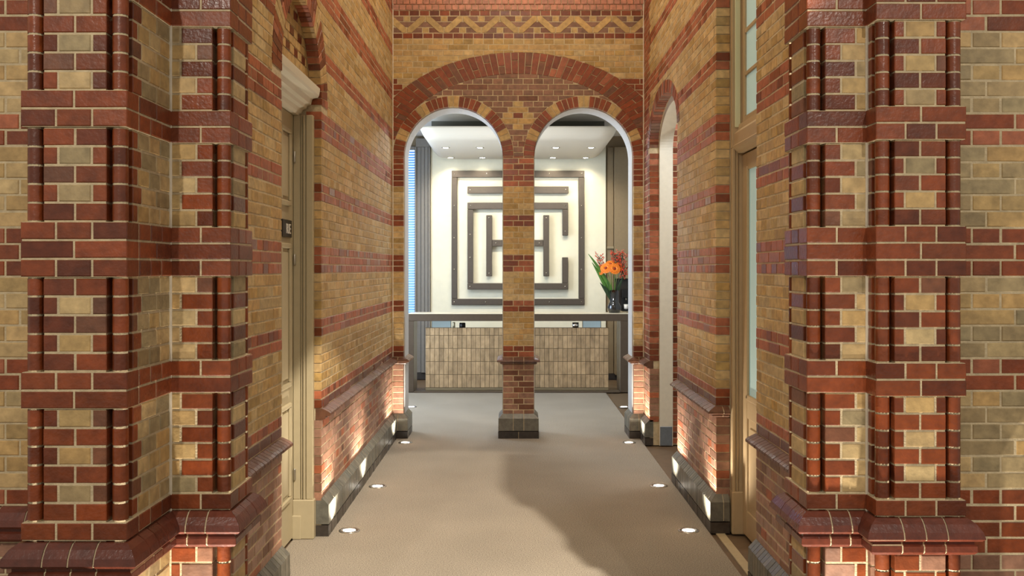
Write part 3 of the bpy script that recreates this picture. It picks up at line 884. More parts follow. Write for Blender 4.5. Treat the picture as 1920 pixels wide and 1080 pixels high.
# ================================================================== left doorway: tympanum, double door, casing, cornice
fT = Face(XL-.085, 0, 0, 1, vis=(520, 600, 0, 170))
tp = MB(); tp.prism([(p[0], p[1]) for p in arc((EL[0], EL[1], EL[2]+.02, EL[3]+.02), 0, PI, 30)], 'x', XL-.3, XL-.09)
tym = struct(tp.build('wall_left_tympanum', M_MORTAR), 'yellow brick tympanum dotted with dark headers above the left door', 'wall')
bT = Brickwork(tym)
for i in range(0, 12):
    za = 3.10+CO*i*.95; zb = za+CO*.95; js = bond_row(DL0, DL1, i, header=True, shift=(i % 2)*.0575)
    for n_, (a, b) in enumerate(zip(js[:-1], js[1:])):
        pts = clip_ell([(a+JT/2, za+JT/2), (b-JT/2, za+JT/2), (b-JT/2, zb-JT/2), (a+JT/2, zb-JT/2)], EL, outside=False, gap=-.01)
        if pts: bT.poly(fT, pts, 'deep' if (i % 2 == 0 and n_ % 2 == (i//2) % 2) else 'yellow', .03)
bT.finish(minpx=3)
XD = -1.575
d1 = empty('door_1', (XD, (DL0+DL1)/2, 0)); struct(d1, 'stone coloured panelled double door in the left brick archway', 'door')
def loc(mb_fn, name, m, parent):
    """build in world coordinates, keep it in place under its parent"""
    mb = MB(); mb_fn(mb); o = mb.build(name, m); pl = Vector(); q = parent
    while q is not None: pl += q.location; q = q.parent
    o.parent = parent; o.location = -pl
    return o
yc = (DL0+DL1)/2
def raised(mb, y0, y1, z0, z1, x):          # bolection frame and raised field, towards +x
    w = .035
    for (a, b, c, d) in ((y0, y1, z0, z0+w), (y0, y1, z1-w, z1), (y0, y0+w, z0+w, z1-w), (y1-w, y1, z0+w, z1-w)):
        mb.bbox(x, x+.022, a, b, c, d, .007)
for (a, b) in ((DL0+.05, yc-.003), (yc+.003, DL1-.055)):
    lf = loc(lambda mb: mb.bbox(XD-.045, XD, a, b, .012, 3.02, .003), 'leaf', M_PAINT, d1)
    for (z0, z1) in ((2.36, 2.90), (1.10, 2.10), (.30, .99)):
        fr = loc(lambda mb: raised(mb, a+.11, b-.13, z0, z1, XD-.001), 'panel_moulding', M_PAINT, lf)
        loc(lambda mb: mb.bbox(XD-.002, XD+.010, a+.17, b-.19, z0+.06, z1-.06, .004), 'panel', M_PAINT, lf)
    for z in (2.68, 1.95, .42): loc(lambda mb: mb.lathe([(.008, 0), (.009, .004), (.009, .076), (.008, .08)], (XD+.012, b-.012 if b > yc+.1 else a+.012, z), 10), 'hinge', mat('steel', rgb(190, 184, 170), .3, .9), lf)
# casing on the far and near jamb
def casing(mb, y0, y1, x0, x1, z1, s=-1):
    w = x1-x0
    mb.bbox(x0, x1, y0, y1, .0, z1, .003)
    f = y0 if s < 0 else y1
    for (p, q, d) in ((.0, .34, .008), (.40, .46, .014), (.52, .60, .02), (.66, 1.0, .012)):
        mb.bbox(x0+w*p, x0+w*q, min(f, f+s*d), max(f, f+s*d), .28, z1, .004)
loc(lambda mb: casing(mb, DL1-.05, DL1-.002, XD, XL-.05, 3.02), 'casing', M_PAINT, d1)
loc(lambda mb: casing(mb, DL0+.002, DL0+.05, XD, XL-.05, 3.02, 1), 'casing', M_PAINT, d1)
loc(lambda mb: mb.bbox(XD-.002, XL-.04, DL1-.075, DL1-.005, 0, .28, .006).bbox(XD-.004, XD+.06, DL1-.085, DL1-.06, 0, .17, .005), 'casing_base', M_PAINT, d1)
CORN = [(0, 3.02), (.035, 3.02), (.05, 3.035), (.06, 3.06), (.085, 3.07), (.092, 3.09), (.12, 3.10), (.128, 3.135), (.132, 3.14), (.17, 3.15), (.178, 3.165), (.184, 3.205), (.184, 3.215), (0, 3.235)]
loc(lambda mb: mb.prism([(XD+p, z) for p, z in CORN], 'y', DL0+.004, DL1-.02), 'cornice', M_CORNICE, d1)
loc(lambda mb: mb.box(XD-.3, XD-.05, DL0, DL1, 0, 3.2), 'door_lining', M_PAINT, d1)
# name plate on the door: only its last letters can be seen
sg = tag(empty('door_sign', (XD+.012, yc+.3, 2.20)), 'black door sign ending in the white letters RIE on the left door', 'sign')
loc(lambda mb: mb.bbox(XD+.0005, XD+.014, DL1-.42, DL1-.155, 2.142, 2.262, .002), 'plate', mat('sign_black', rgb(34, 28, 24), .35), sg)
cu = bpy.data.curves.new('lettering', 'FONT'); cu.body = 'RIE'; cu.size = .098; cu.extrude = .0012; cu.align_x = 'RIGHT'; cu.space_character = 1.05
tob = bpy.data.objects.new('lettering_curve', cu); COL.objects.link(tob)
bpy.context.view_layer.update()
tme = bpy.data.meshes.new_from_object(tob.evaluated_get(bpy.context.evaluated_depsgraph_get())); bpy.data.objects.remove(tob)
tl = link('lettering', tme, sg, mat('sign_white', rgb(226, 220, 206), .5))
tl.matrix_basis = Matrix.Translation(Vector((XD+.016, DL1-.195, 2.168))-sg.location) @ Matrix(((0, 0, 1, 0), (1, 0, 0, 0), (0, 1, 0, 0), (0, 0, 0, 1)))

# ================================================================== right doorway: glazed door, transom light
XD2 = 1.655
d2 = empty('door_2', (XD2, (DR0+DR1)/2, 0)); struct(d2, 'taupe glazed door with transom window in the right brick wall', 'door')
M_GLASS = mat('door_glass_glow', rgb(168, 190, 182), .08, spec=.6, emit=rgb(150, 180, 176), estr=.35)  # pane glow stands in for daylight from the room beyond
def casing2(mb, y0, y1, x0, x1, z0, z1):
    w = x1-x0; mb.bbox(x0, x1, y0, y1, z0, z1, .003)
    for (p, q, d) in ((0, .22, .010), (.3, .4, .016), (.5, .95, .008)): mb.bbox(x0+w*p, x0+w*q, y0-d, y0, z0+.3 if z0 < .1 else z0, z1, .004)
loc(lambda mb: casing2(mb, DR1-.06, DR1-.002, XR+.105, XD2+.03, 0, 2.80), 'casing', M_PAINT2, d2)
loc(lambda mb: casing2(mb, DR0+.012, DR0+.06, XR+.105, XD2+.03, 0, 2.80), 'casing', M_PAINT2, d2)
loc(lambda mb: mb.bbox(XR+.10, XD2+.02, DR1-.085, DR1-.004, 0, .31, .006), 'casing_base', M_PAINT2, d2)
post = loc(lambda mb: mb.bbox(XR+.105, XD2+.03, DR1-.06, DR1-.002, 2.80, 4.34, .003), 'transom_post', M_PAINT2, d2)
loc(lambda mb: mb.bbox(XR+.125, XR+.165, DR1-.068, DR1-.058, 2.95, 4.3, .003), 'post_lit_patch', mat('lit_patch_paint', rgb(206, 206, 168), .4), post)  # patch of light on the post, put in as a paler raised panel
loc(lambda mb: mb.bbox(XD2-.02, XD2+.035, DR0+.0, DR1-.05, 4.27, 4.34, .004), 'transom_head', M_PAINT2, d2)
loc(lambda mb: mb.prism([(XD2+.04, 2.76), (XD2-.03, 2.76), (XD2-.04, 2.775), (XD2-.06, 2.79), (XD2-.068, 2.81), (XD2-.06, 2.82), (XD2-.06, 2.9), (XD2-.03, 2.93), (XD2-.025, 2.97), (XD2+.04, 2.97)], 'y', DR0+.06, DR1-.058), 'transom_bar', M_PAINT2, d2)
lf = loc(lambda mb: mb.bbox(XD2, XD2+.045, DR0+.06, DR0+.17, .015, 2.75, .004).bbox(XD2, XD2+.045, DR1-.20, DR1-.07, .015, 2.75, .004)
         .bbox(XD2+.001, XD2+.044, DR0+.17, DR1-.20, 2.63, 2.75, .004).bbox(XD2+.001, XD2+.044, DR0+.17, DR1-.20, .86, 1.02, .004).bbox(XD2+.001, XD2+.044, DR0+.17, DR1-.20, .015, .2, .004), 'leaf', M_PAINT2, d2)
loc(lambda mb: mb.box(XD2+.016, XD2+.024, DR0+.165, DR1-.195, 1.01, 2.64), 'glass_pane', M_GLASS, lf)
loc(lambda mb: mb.bbox(XD2+.012, XD2+.03, DR0+.165, DR1-.195, .19, .87, .003).bbox(XD2+.006, XD2+.02, DR0+.23, DR1-.26, .26, .80, .006), 'panel', M_PAINT2, lf)
loc(lambda mb: mb.bbox(XD2-.006, XD2+.014, DR1-.225, DR1-.195, 1.0, 2.65, .004).bbox(XD2-.006, XD2+.014, DR0+.17, DR1-.2, .99, 1.03, .004), 'glazing_bead', M_PAINT2, lf)
tr = loc(lambda mb: mb.bbox(XD2, XD2+.04, DR1-.13, DR1-.06, 2.97, 4.28, .004).bbox(XD2, XD2+.04, DR0+.03, DR0+.1, 2.97, 4.28, .004).bbox(XD2, XD2+.04, DR0+.1, DR1-.13, 2.97, 3.02, .004), 'transom_frame', M_PAINT2, d2)
for k in range(4):
    z0 = 3.03+k*.31
    loc(lambda mb: mb.box(XD2+.016, XD2+.024, DR0+.1, DR1-.13, z0, z0+.28), 'glass_pane', M_GLASS, tr)
    loc(lambda mb: mb.bbox(XD2+.004, XD2+.034, DR0+.1, DR1-.13, z0+.28, z0+.31, .004), 'glazing_bar', M_PAINT2, tr)
struct(MB().box(XD2+.05, XD2+.09, DR0-.02, DR1+.02, 0, 4.36).build('wall_behind_door', M_PAINT2), 'taupe lining behind the glazed door on the right', 'wall')

# ================================================================== floor uplights
M_STEEL = mat('brushed_steel', rgb(176, 170, 158), .32, 1.0)
M_LENS = mat('lamp_lens', rgb(255, 250, 238), .3, emit=(1, .93, .80), estr=9.0)
def uplight(px, py, X, Y, aim, label, power=P_UP, R=.078):
    t = tag(empty('floor_uplight', (X, Y, 0)), label, 'uplight', 'round uplights recessed in the carpet')
    a = MB().lathe([(R, -.004), (R, .003), (R-.004, .005), (R-.028, .005), (R-.03, .001), (R-.034, .001)], n=28).build('rim', M_STEEL, t)
    b = MB().lathe([(R-.032, -.003), (R-.032, .003), (R-.045, .0045), (.002, .0045)], n=24).build('lens', M_LENS, t)
    spot_light('uplight_lamp', (0, 0, .02), (aim*.16, 0.0, 1.0), power, UPC, 112, .9, .02, t)
    return t
for side, xs, XX in (('left', ((655, 995), (708, 912), (760, 830), (771, 763)), 1), ('right', ((1291, 995), (1235, 911), (1179, 830), (1170, 763)), -1)):
    words = ['nearest the camera', 'second from the camera', 'beside the end wall jamb', 'beyond the arch by the desk']
    for k, (px, py) in enumerate(xs):
        s_ = (py-CY)/H
        uplight(px, py, (px-CX)/s_, F/s_, -XX if k < 3 else -XX*.5, 'glowing steel rimmed uplight in the carpet on the %s, %s' % (side, words[k]), P_UP if k < 3 else P_UP*1.1)
for X, Y, s_, w in ((-1.17, 3.44, -1, 'left'), (1.24, 3.34, 1, 'right')):
    t = uplight(0, 0, X, Y, s_*.6, 'uplight in the floor at the foot of the %s brick pier' % w, P_FRONTUP)
    t['group'] = 'uplights at the piers'

# ================================================================== added ceiling lamps and the lobby spotlights (above the frame)
M_LAMPB = mat('lamp_body', rgb(60, 56, 52), .4, .6)
for k, y in enumerate((5.0, 7.2, 9.4)):  # unseen lamps, added to light the passage walls evenly
    t = tag(empty('added_ceiling_lamp', (0.05, y, TOP)), 'added unseen square ceiling lamp over the passage, %s' % ['near the piers', 'half way along', 'by the end wall'][k], 'lamp', 'added passage ceiling lamps')
    MB().bbox(-.3, .3, -.3, .3, -.06, 0, .006).build('housing', M_LAMPB, t)
    MB().bbox(-.27, .27, -.27, .27, -.068, -.055, .003).build('diffuser', mat('diffuser', (1, .95, .85), .5, emit=WARM, estr=2.0), t)
    area_light('ceiling_fill_light', (0, 0, -.08), (0, 0, 0), .5, .5, P_PASS, WARM, t)
for (loc_, hw_, pw, col_, lab) in (((.05, 12.7, 4.25), .28, 75, (.90, .95, 1.0), 'added unseen square lamp brightening the reception room just behind the arches'), ((2.3, 9.4, 4.2), .25, 36, (.86, .93, 1.0), 'added unseen square lamp brightening the side room on the right')):  # unseen lamps, added to brighten the far carpet and the side opening's lining
    t = tag(empty('added_ceiling_lamp', loc_), lab, 'lamp')
    MB().bbox(-hw_, hw_, -hw_, hw_, -.05, 0, .006).build('housing', M_LAMPB, t)
    MB().bbox(-hw_+.03, hw_-.03, -hw_+.03, hw_-.03, -.058, -.045, .003).build('diffuser', mat('diffuser_cool', (.9, .95, 1), .5, emit=(.9, .95, 1), estr=2.0), t)
    area_light('ceiling_fill_light', (0, 0, -.07), (0, 0, 0), hw_*2, hw_*2, pw, col_, t)
def lobby_spot(loc_, target, power, ang, label, col=(1, .92, .80), blend=.5, rad=.05):
    t = tag(empty('track_spotlight', loc_), label, 'spotlight', 'lobby track spotlights')
    d = (Vector(target)-Vector(loc_)).normalized(); q = d.to_track_quat('Z', 'Y').to_matrix().to_4x4()
    MB().lathe([(.03, -.12), (.05, -.1), (.055, .1), (.05, .11), (.045, .09)], n=20, mtx=q).build('housing', M_LAMPB, t)
    l = spot_light('spot_lamp', (0, 0, 0), tuple(d), power, col, ang, blend, rad, t); l.location = d*.13
lobby_spot((2.0, -1.5, 5.0), (1.6, 4.0, 1.6), P_LOBBY*.5, 56, 'track spotlight high behind the viewer on the right')
lobby_spot((1.45, 2.6, 5.6), (.0, 6.9, 0), P_BEAM, 33, 'track spotlight above the right brick pier aimed down the carpet', blend=.15, rad=.02)
lobby_spot((-1.8, -1.5, 5.0), (-1.5, 3.8, 1.7), P_LOBBY*.6, 60, 'track spotlight high behind the viewer on the left')

# ================================================================== reception room behind the arches
YB = 16.80; RC = 4.25
M_GREYP = mat('panel_grey', rgb(126, 120, 112), .5, noise=.05)
M_TAUPE = mat('panel_taupe', rgb(134, 116, 88), .5, noise=.05)
M_CREAM = mat('panel_cream', rgb(228, 222, 198), .55, noise=.03, nscale=9)
M_BRONZE = mat('bronze', rgb(92, 78, 64), .38, .35, noise=.06)
M_EMBL = mat('emblem_bronze', rgb(88, 79, 70), .4, .25, noise=.05)
struct(MB().box(-3.2, 3.0, YB, YB+.2, 0, RC).build('wall_reception_back', M_TAUPE), 'taupe back wall of the reception room', 'wall')
struct(MB().box(-3.4, -3.2, 11.4, YB+.2, 0, RC).build('wall_reception_left', M_PLASTER), 'pale left wall of the reception room', 'wall')
struct(MB().box(3.0, 3.2, 11.4, YB+.2, 0, RC).build('wall_reception_right', M_PLASTER), 'pale right wall of the reception room', 'wall')
struct(MB().box(-3.4, XL, 11.2, 11.4, 0, RC).box(XR, 3.2, 11.2, 11.4, 0, RC).build('wall_reception_front', M_PLASTER), 'pale front wall of the reception room either side of the arches', 'wall')
struct(MB().box(-3.4, 3.2, 11.39, YB+.2, RC, RC+.15).build('ceiling_reception', M_CEIL), 'white ceiling of the reception room', 'ceiling')
# daylight window in the left wall of the room (beside the arch, out of sight) and a narrow one with blinds in the back wall
M_SKY = mat('daylight_pane', (.3, .5, .9), .2, emit=rgb(176, 214, 255), estr=2.6)
def blind_mat():
    m = bpy.data.materials.new('blind_slat'); m.use_nodes = True; nt = m.node_tree; b = nt.nodes['Principled BSDF']
    b.inputs['Base Color'].default_value = (*rgb(190, 215, 240), 1); b.inputs['Roughness'].default_value = .5
    t = nt.nodes.new('ShaderNodeBsdfTranslucent'); t.inputs['Color'].default_value = (*rgb(190, 220, 250), 1)
    mx = nt.nodes.new('ShaderNodeMixShader'); mx.inputs[0].default_value = .55
    nt.links.new(b.outputs[0], mx.inputs[1]); nt.links.new(t.outputs[0], mx.inputs[2]); nt.links.new(mx.outputs[0], nt.nodes['Material Output'].inputs['Surface'])
    return m
M_SLAT = blind_mat()
w1 = struct(MB().bbox(-2.42, -2.36, YB-.08, YB, .9, 4.06, .005).bbox(-1.735, -1.70, YB-.08, YB, .9, 4.06, .005).bbox(-2.36, -1.735, YB-.08, YB, 4.0, 4.06, .005).bbox(-2.36, -1.735, YB-.1, YB, .9, .96, .005).build('window_1', M_GREYP), 'narrow window with blue lit venetian blind at the left of the reception', 'window')
MB().box(-2.36, -1.735, YB-.02, YB-.01, .96, 4.0).build('pane', M_SKY, w1)
slm = MB().add([(-.31, -.022, -.010), (.31, -.022, -.010), (.31, .0, .004), (-.31, .0, .004), (.31, .022, .010), (-.31, .022, .010)], [(0, 1, 2, 3), (3, 2, 4, 5)])
sl = MB(); sl.add([(-.31, -.020, -.018), (.31, -.020, -.018), (.31, .0, .002), (-.31, .0, .002), (.31, .020, .018), (-.31, .020, .018), (-.31, -.020, -.0165), (.31, -.020, -.0165), (.31, 0, .0035), (-.31, 0, .0035), (.31, .02, .0195), (-.31, .02, .0195)],
      [(0, 1, 2, 3), (3, 2, 4, 5), (6, 9, 8, 7), (9, 11, 10, 8), (0, 6, 7, 1), (5, 4, 10, 11)])
me = sl.mesh('slat'); me.materials.append(M_SLAT)
k = 0
while .99+k*.045 < 3.98:
    o = link('slat', me, w1); o.location = (-2.048, YB-.05, .99+k*.045); k += 1
w2 = struct(MB().bbox(-3.2, -3.14, 12.1, 12.18, .8, 3.9, .005).bbox(-3.2, -3.14, 14.52, 14.6, .8, 3.9, .005).bbox(-3.2, -3.14, 12.1, 14.6, 3.9, 3.98, .005).bbox(-3.2, -3.1, 12.1, 14.6, .74, .8, .005).bbox(-3.2, -3.15, 13.31, 13.37, .8, 3.9, .005).build('window_2', M_GREYP), 'tall daylight window in the left wall of the reception room', 'window')
for a, b in ((12.18, 13.31), (13.37, 14.52)):
    MB().box(-3.19, -3.18, a, b, .8, 3.9).build('pane', M_SKY, w2)
area_light('window_daylight', (-3.12, 13.35, 2.35), (0, -PI/2, 0), 3.0, 2.3, P_SIDE, (.80, .90, 1.0), w2)
# grey pilaster panels left of the cream panel
gp = tag(empty('wall_panel', (-1.58, YB, 0)), 'grey wood panelling with vertical grooves beside the blue blind', 'panelling')
for (a, b, d) in ((-1.70, -1.625, .05), (-1.62, -1.56, .085), (-1.555, -1.50, .10), (-1.495, -1.46, .12)):
    loc(lambda mb: mb.bbox(a, b, YB-d, YB, .12, 4.05, .004), 'board', M_GREYP, gp)
loc(lambda mb: mb.box(-1.72, -1.46, YB-.045, YB, 0, .12), 'kickboard', mat('kick_dark', rgb(50, 44, 40), .5), gp)
loc(lambda mb: mb.bbox(-1.71, -1.455, YB-.10, YB, 4.05, 4.2, .004), 'head_board', M_GREYP, gp)
# cream feature panel
cp = struct(MB().bbox(-1.455, 1.60, YB-.06, YB, 0, 4.1, .004).build('wall_feature_panel', M_CREAM), 'cream feature panel behind the reception desk', 'wall')
YP = YB-.06
S2 = F/YP
def bx(px): return (px-CX)/S2
def bz(py): return H+(CY-py)/S2
em = tag(empty('wall_emblem', (0.07, YP, bz(446))), 'large bronze square emblem with letters C and H on the cream panel', 'emblem')
def strip(x0, x1, y0, y1, name, d=.075, g=.03):
    return loc(lambda mb: mb.bbox(bx(x0), bx(x1), YP-g-d, YP-g, bz(y1), bz(y0), .006), name, M_EMBL, em)
M_BOLT = mat('bolt', rgb(200, 190, 170), .25, 1.0)
def bolts(st, pts, d=.075, g=.03):
    for (x, y) in pts:
        q = Matrix.Rotation(PI/2, 4, 'X')
        loc(lambda mb: mb.lathe([(.012, 0), (.012, .004), (.006, .008)], (bx(x), YP-g-d, bz(y)), 10, mtx=q), 'bolt', M_BOLT, st)
TH = 10.6
s_ = strip(847, 1095.5, 320.5, 333, 'outer_frame_top', .05, .0); bolts(s_, ((853, 327), (913, 326), (1030, 326), (1090, 326)), .05, 0)
s_ = strip(847, 1095.5, 560, 571.5, 'outer_frame_bottom', .05, 0); bolts(s_, ((852, 566), (911, 566), (1030, 566), (1090, 566)), .05, 0)
s_ = strip(847, 857.6, 333.2, 559.8, 'outer_frame_side', .05, 0); bolts(s_, ((852, 386), (852, 446), (852, 505)), .05, 0)
s_ = strip(1084.5, 1095.5, 333.2, 559.8, 'outer_frame_side', .05, 0); bolts(s_, ((1090, 386), (1090, 446), (1090, 505)), .05, 0)
s_ = strip(877, 1065.5, 350.5, 363.5, 'top_bar'); bolts(s_, ((882, 357), (1060, 357)))
s_ = strip(877, 1064.5, 380.5, 393, 'letter_c_top'); bolts(s_, ((883, 386), (1059, 386)))
s_ = strip(877, 887.6, 393.2, 530.6, 'letter_c_side'); bolts(s_, ((882, 440), (882, 483)))
s_ = strip(877, 1064.5, 530.8, 542.5, 'letter_c_bottom'); bolts(s_, ((882, 537), (1059, 537)))
s_ = strip(1054, 1064.5, 393.2, 442, 'letter_c_upper_end'); bolts(s_, ((1059, 434),))
s_ = strip(1053.5, 1064.5, 482.5, 530.6, 'letter_c_lower_end')
s_ = strip(912, 922.8, 404, 518, 'letter_h_upright'); bolts(s_, ((917.5, 409), (917.5, 512)))
s_ = strip(1018.4, 1029.2, 404, 518, 'letter_h_upright'); bolts(s_, ((1024, 409), (1024, 512)))
s_ = strip(923, 1018.2, 450, 462, 'letter_h_crossbar'); bolts(s_, ((930, 456), (1011, 456)))
# tall cabinet right of the cream panel, with an open niche
cb = tag(empty('tall_cabinet', (2.1, YB, 0)), 'tall taupe cabinet with a dark open niche right of the cream panel', 'cabinet')
loc(lambda mb: mb.bbox(1.625, 1.735, YB-.03, YB, .1, 4.05, .003), 'side_board', M_TAUPE, cb)
loc(lambda mb: mb.bbox(1.745, 2.55, YB-.10, YB, 1.76, 4.05, .004), 'upper_door', M_TAUPE, cb)
loc(lambda mb: mb.bbox(1.745, 2.55, YB-.30, YB, .1, 1.16, .004), 'lower_door', M_TAUPE, cb)
loc(lambda mb: mb.bbox(1.79, 2.50, YB-.306, YB-.299, .2, 1.05, .003), 'door_panel', M_TAUPE, cb)
loc(lambda mb: mb.bbox(1.745, 2.55, YB-.32, YB, 1.165, 1.195, .003), 'worktop', mat('shelf_pale', rgb(150, 136, 108), .5), cb)
loc(lambda mb: mb.box(1.745, 2.55, YB-.012, YB, 1.195, 1.755), 'niche_back', mat('niche_dark', rgb(40, 34, 28), .5), cb)
loc(lambda mb: mb.bbox(1.62, 1.74, YB-.07, YB-.03, 2.28, 2.32, .003), 'rail', mat('shelf_pale', rgb(150, 136, 108), .5), cb)
loc(lambda mb: mb.box(1.63, 2.55, YB-.04, YB, 0, .1), 'kickboard', MATS['kick_dark'], cb)
cmx = tag(empty('coffee_machine', (1.98, YB-.2, 1.195)), 'black coffee machine in the dark cabinet niche', 'machine')
loc(lambda mb: mb.bbox(1.86, 2.14, YB-.27, YB-.05, 1.197, 1.23, .004).bbox(1.86, 2.14, YB-.12, YB-.05, 1.23, 1.56, .006).bbox(1.86, 2.14, YB-.27, YB-.05, 1.43, 1.58, .008), 'body', mat('machine_black', rgb(26, 24, 23), .25), cmx)
for x in (1.935, 2.045): loc(lambda mb: mb.tube([(x, YB-.21, 1.43), (x, YB-.21, 1.39)], .012, 8), 'spout', M_STEEL, cmx)
for x, w in ((1.935, 'left'), (2.045, 'right')):
    tag(MB().lathe([(.022, 0), (.034, .012), (.04, .085), (.037, .085), (.03, .014), (.004, .012)], (x, YB-.21, 1.2305), 16).build('coffee_cup', mat('porcelain', rgb(235, 232, 224), .25)), 'white cup under the %s spout of the coffee machine' % w, 'cup', 'cups in the niche')

# suspended ceiling panel with rounded rim and eight downlights
SZ = 3.836
def rrect(x0, x1, y0, y1, r, n=8):
    pts = []
    for (cx_, cy_, a0) in ((x1-r, y1-r, 0), (x0+r, y1-r, PI/2), (x0+r, y0+r, PI), (x1-r, y0+r, 1.5*PI)):
        for k in range(n+1): a = a0+PI/2*k/n; pts.append((cx_+r*math.cos(a), cy_+r*math.sin(a)))
    return pts
pan = MB(); rings = []
for (ins, z) in ((0, 4.03), (0, 4.0), (.035, 3.93), (.085, 3.872), (.14, 3.846), (.2, SZ)):
    rings.append([(x, y, z) for x, y in rrect(-1.40+ins, 1.53-ins, 14.15+ins, YB-.07-ins*.2, .22)])
nr = len(rings[0]); vs = [p for r in rings for p in r]; fs = []
for a in range(len(rings)-1):
    for k in range(nr): j = (k+1) % nr; fs.append((a*nr+k, a*nr+j, (a+1)*nr+j, (a+1)*nr+k))
fs += [list(range(nr)), [(len(rings)-1)*nr+k for k in range(nr)]]
pan.add(vs, fs, True)
pm = pan.mesh('ceiling_panel')
cpn = link('ceiling_panel', pm, None, mat('panel_white', rgb(206, 198, 182), .7)); tag(cpn, 'suspended white ceiling panel with rounded rim above the desk', 'ceiling panel')
loc(lambda mb: mb.box(-1.30, 1.42, 15.1, YB-.1, 4.028, RC), 'shadow_gap_box', mat('shadow_gap_grey', rgb(84, 82, 72), .8), cpn)  # dark box paints the shadow gap between panel and ceiling
k = 0
for row, (pts, y, w) in enumerate((((-1.076, -.54, .655, 1.21), 15.1, 'front'), ((-1.087, -.543, .663, 1.225), 16.45, 'rear'))):
    for n_, x in enumerate(pts):
        t = tag(empty('downlight', (x, y, SZ)), 'round downlight, %s from the left in the %s row of the ceiling panel' % (['first', 'second', 'third', 'last'][n_], w), 'downlight', 'downlights in the ceiling panel')
        MB().lathe([(.065, .002), (.065, -.006), (.055, -.008), (.045, -.004)], n=20).build('trim', M_STEEL, t)
        MB().lathe([(.045, -.003), (.043, -.0055), (.002, -.0055)], n=16).build('lamp_lens', mat('down_lens', (1, 1, 1), .3, emit=(1, .92, .78), estr=30.0), t)
        spot_light('down_lamp', (0, 0, -.02), (0, .25 if row else .85, -1), P_DOWN*(.35 if row else 1.5), (1, .88, .68), 110 if row else 95, .7, .03, t)

# ================================================================== reception desk
YD = 14.96
SD = F/YD
desk = tag(empty('reception_desk', (.07, YD+.3, 0)), 'bronze framed reception desk with glossy taupe tiled front', 'desk')
top = loc(lambda mb: mb.bbox(-1.66, 1.796, YD, YD+.52, 1.114, 1.222, .004), 'counter', M_BRONZE, desk)
loc(lambda mb: mb.bbox(-1.658, 1.794, YD+.003, YD+.518, 1.2225, 1.232, .002), 'counter_top', mat('counter_pale', rgb(226, 214, 186), .35), desk)
loc(lambda mb: mb.bbox(-1.66, -1.565, YD+.001, YD+.519, .0, 1.113, .004), 'leg', M_BRONZE, desk)
loc(lambda mb: mb.bbox(1.655, 1.796, YD+.001, YD+.519, .0, 1.113, .004), 'leg', M_BRONZE, desk)
TX0, TX1 = -1.39, 1.48; TY = YD+.10
bd = loc(lambda mb: mb.box(TX0, TX1, TY, TY+.05, .0, 1.005), 'front_panel', mat('tile_grout', rgb(92, 78, 60), .8), desk)
def tile_mat():
    m = bpy.data.materials.new('tile_glaze'); m.use_nodes = True; nt = m.node_tree; b = nt.nodes['Principled BSDF']
    oi = nt.nodes.new('ShaderNodeObjectInfo'); g = nt.nodes.new('ShaderNodeNewGeometry')
    n = nt.nodes.new('ShaderNodeTexNoise'); n.inputs['Scale'].default_value = 16; n.inputs['Detail'].default_value = 3
    mp = nt.nodes.new('ShaderNodeMapping'); mp.inputs['Scale'].default_value = (1, 1, .5)
    nt.links.new(g.outputs['Position'], mp.inputs[0]); nt.links.new(mp.outputs[0], n.inputs['Vector'])
    mr = nt.nodes.new('ShaderNodeMapRange'); mr.inputs[1].default_value = .3; mr.inputs[2].default_value = .7; mr.inputs[3].default_value = .78; mr.inputs[4].default_value = 1.2
    nt.links.new(n.outputs['Fac'], mr.inputs[0])
    sc = nt.nodes.new('ShaderNodeVectorMath'); sc.operation = 'SCALE'; nt.links.new(oi.outputs['Color'], sc.inputs[0]); nt.links.new(mr.outputs[0], sc.inputs['Scale'])
    nt.links.new(sc.outputs[0], b.inputs['Base Color']); b.inputs['Roughness'].default_value = .1
    bp = nt.nodes.new('ShaderNodeBump'); bp.inputs['Strength'].default_value = .5; bp.inputs['Distance'].default_value = .008
    n2 = nt.nodes.new('ShaderNodeTexNoise'); n2.inputs['Scale'].default_value = 34; n2.inputs['Detail'].default_value = 1
    nt.links.new(g.outputs['Position'], n2.inputs['Vector'])
    nt.links.new(n2.outputs['Fac'], bp.inputs['Height']); nt.links.new(bp.outputs[0], b.inputs['Normal'])
    return m
M_TILE = tile_mat()
NC = 40; tw = (TX1-TX0)/NC
zr = [.065, .270, .475, .680, .885, 1.005]
tms = {}
for r in range(5):
    h = zr[r+1]-zr[r]-.006
    if round(h, 3) not in tms:
        v, f = brick_geo(tw-.005, h, .012, .002); me = bpy.data.meshes.new('tile'); me.from_pydata(v, [], f); me.update(); me.materials.append(M_TILE); tms[round(h, 3)] = me
    for c in range(NC):
        o = bpy.data.objects.new('tile', tms[round(h, 3)]); COL.objects.link(o); o.parent = bd
        o.location = (TX0+tw*(c+.5), TY-.008, (zr[r]+zr[r+1])/2); o.location += bd.location*0
        o.rotation_euler = (random.uniform(-.012, .012), 0, random.uniform(-.015, .015))
        kk = random.uniform(.78, 1.2); q = rgb(168, 142, 108); o.color = (q[0]*kk, q[1]*kk, q[2]*kk, 1)
loc(lambda mb: mb.bbox(TX0, TX1, TY-.012, TY+.002, .022, .06, .003), 'base_rail', mat('rail_metal', rgb(150, 136, 108), .35, .6), desk)
loc(lambda mb: mb.bbox(TX0-.17, TX1+.17, TY-.14, TY+.1, 0.0, .02, .003), 'foot_plate', M_BRONZE, desk)
loc(lambda mb: mb.bbox(TX0+.25, TX1-.25, TY+.06, TY+.38, .90, .93, .004), 'inner_worktop', mat('worktop_brown', rgb(136, 108, 82), .35), desk)
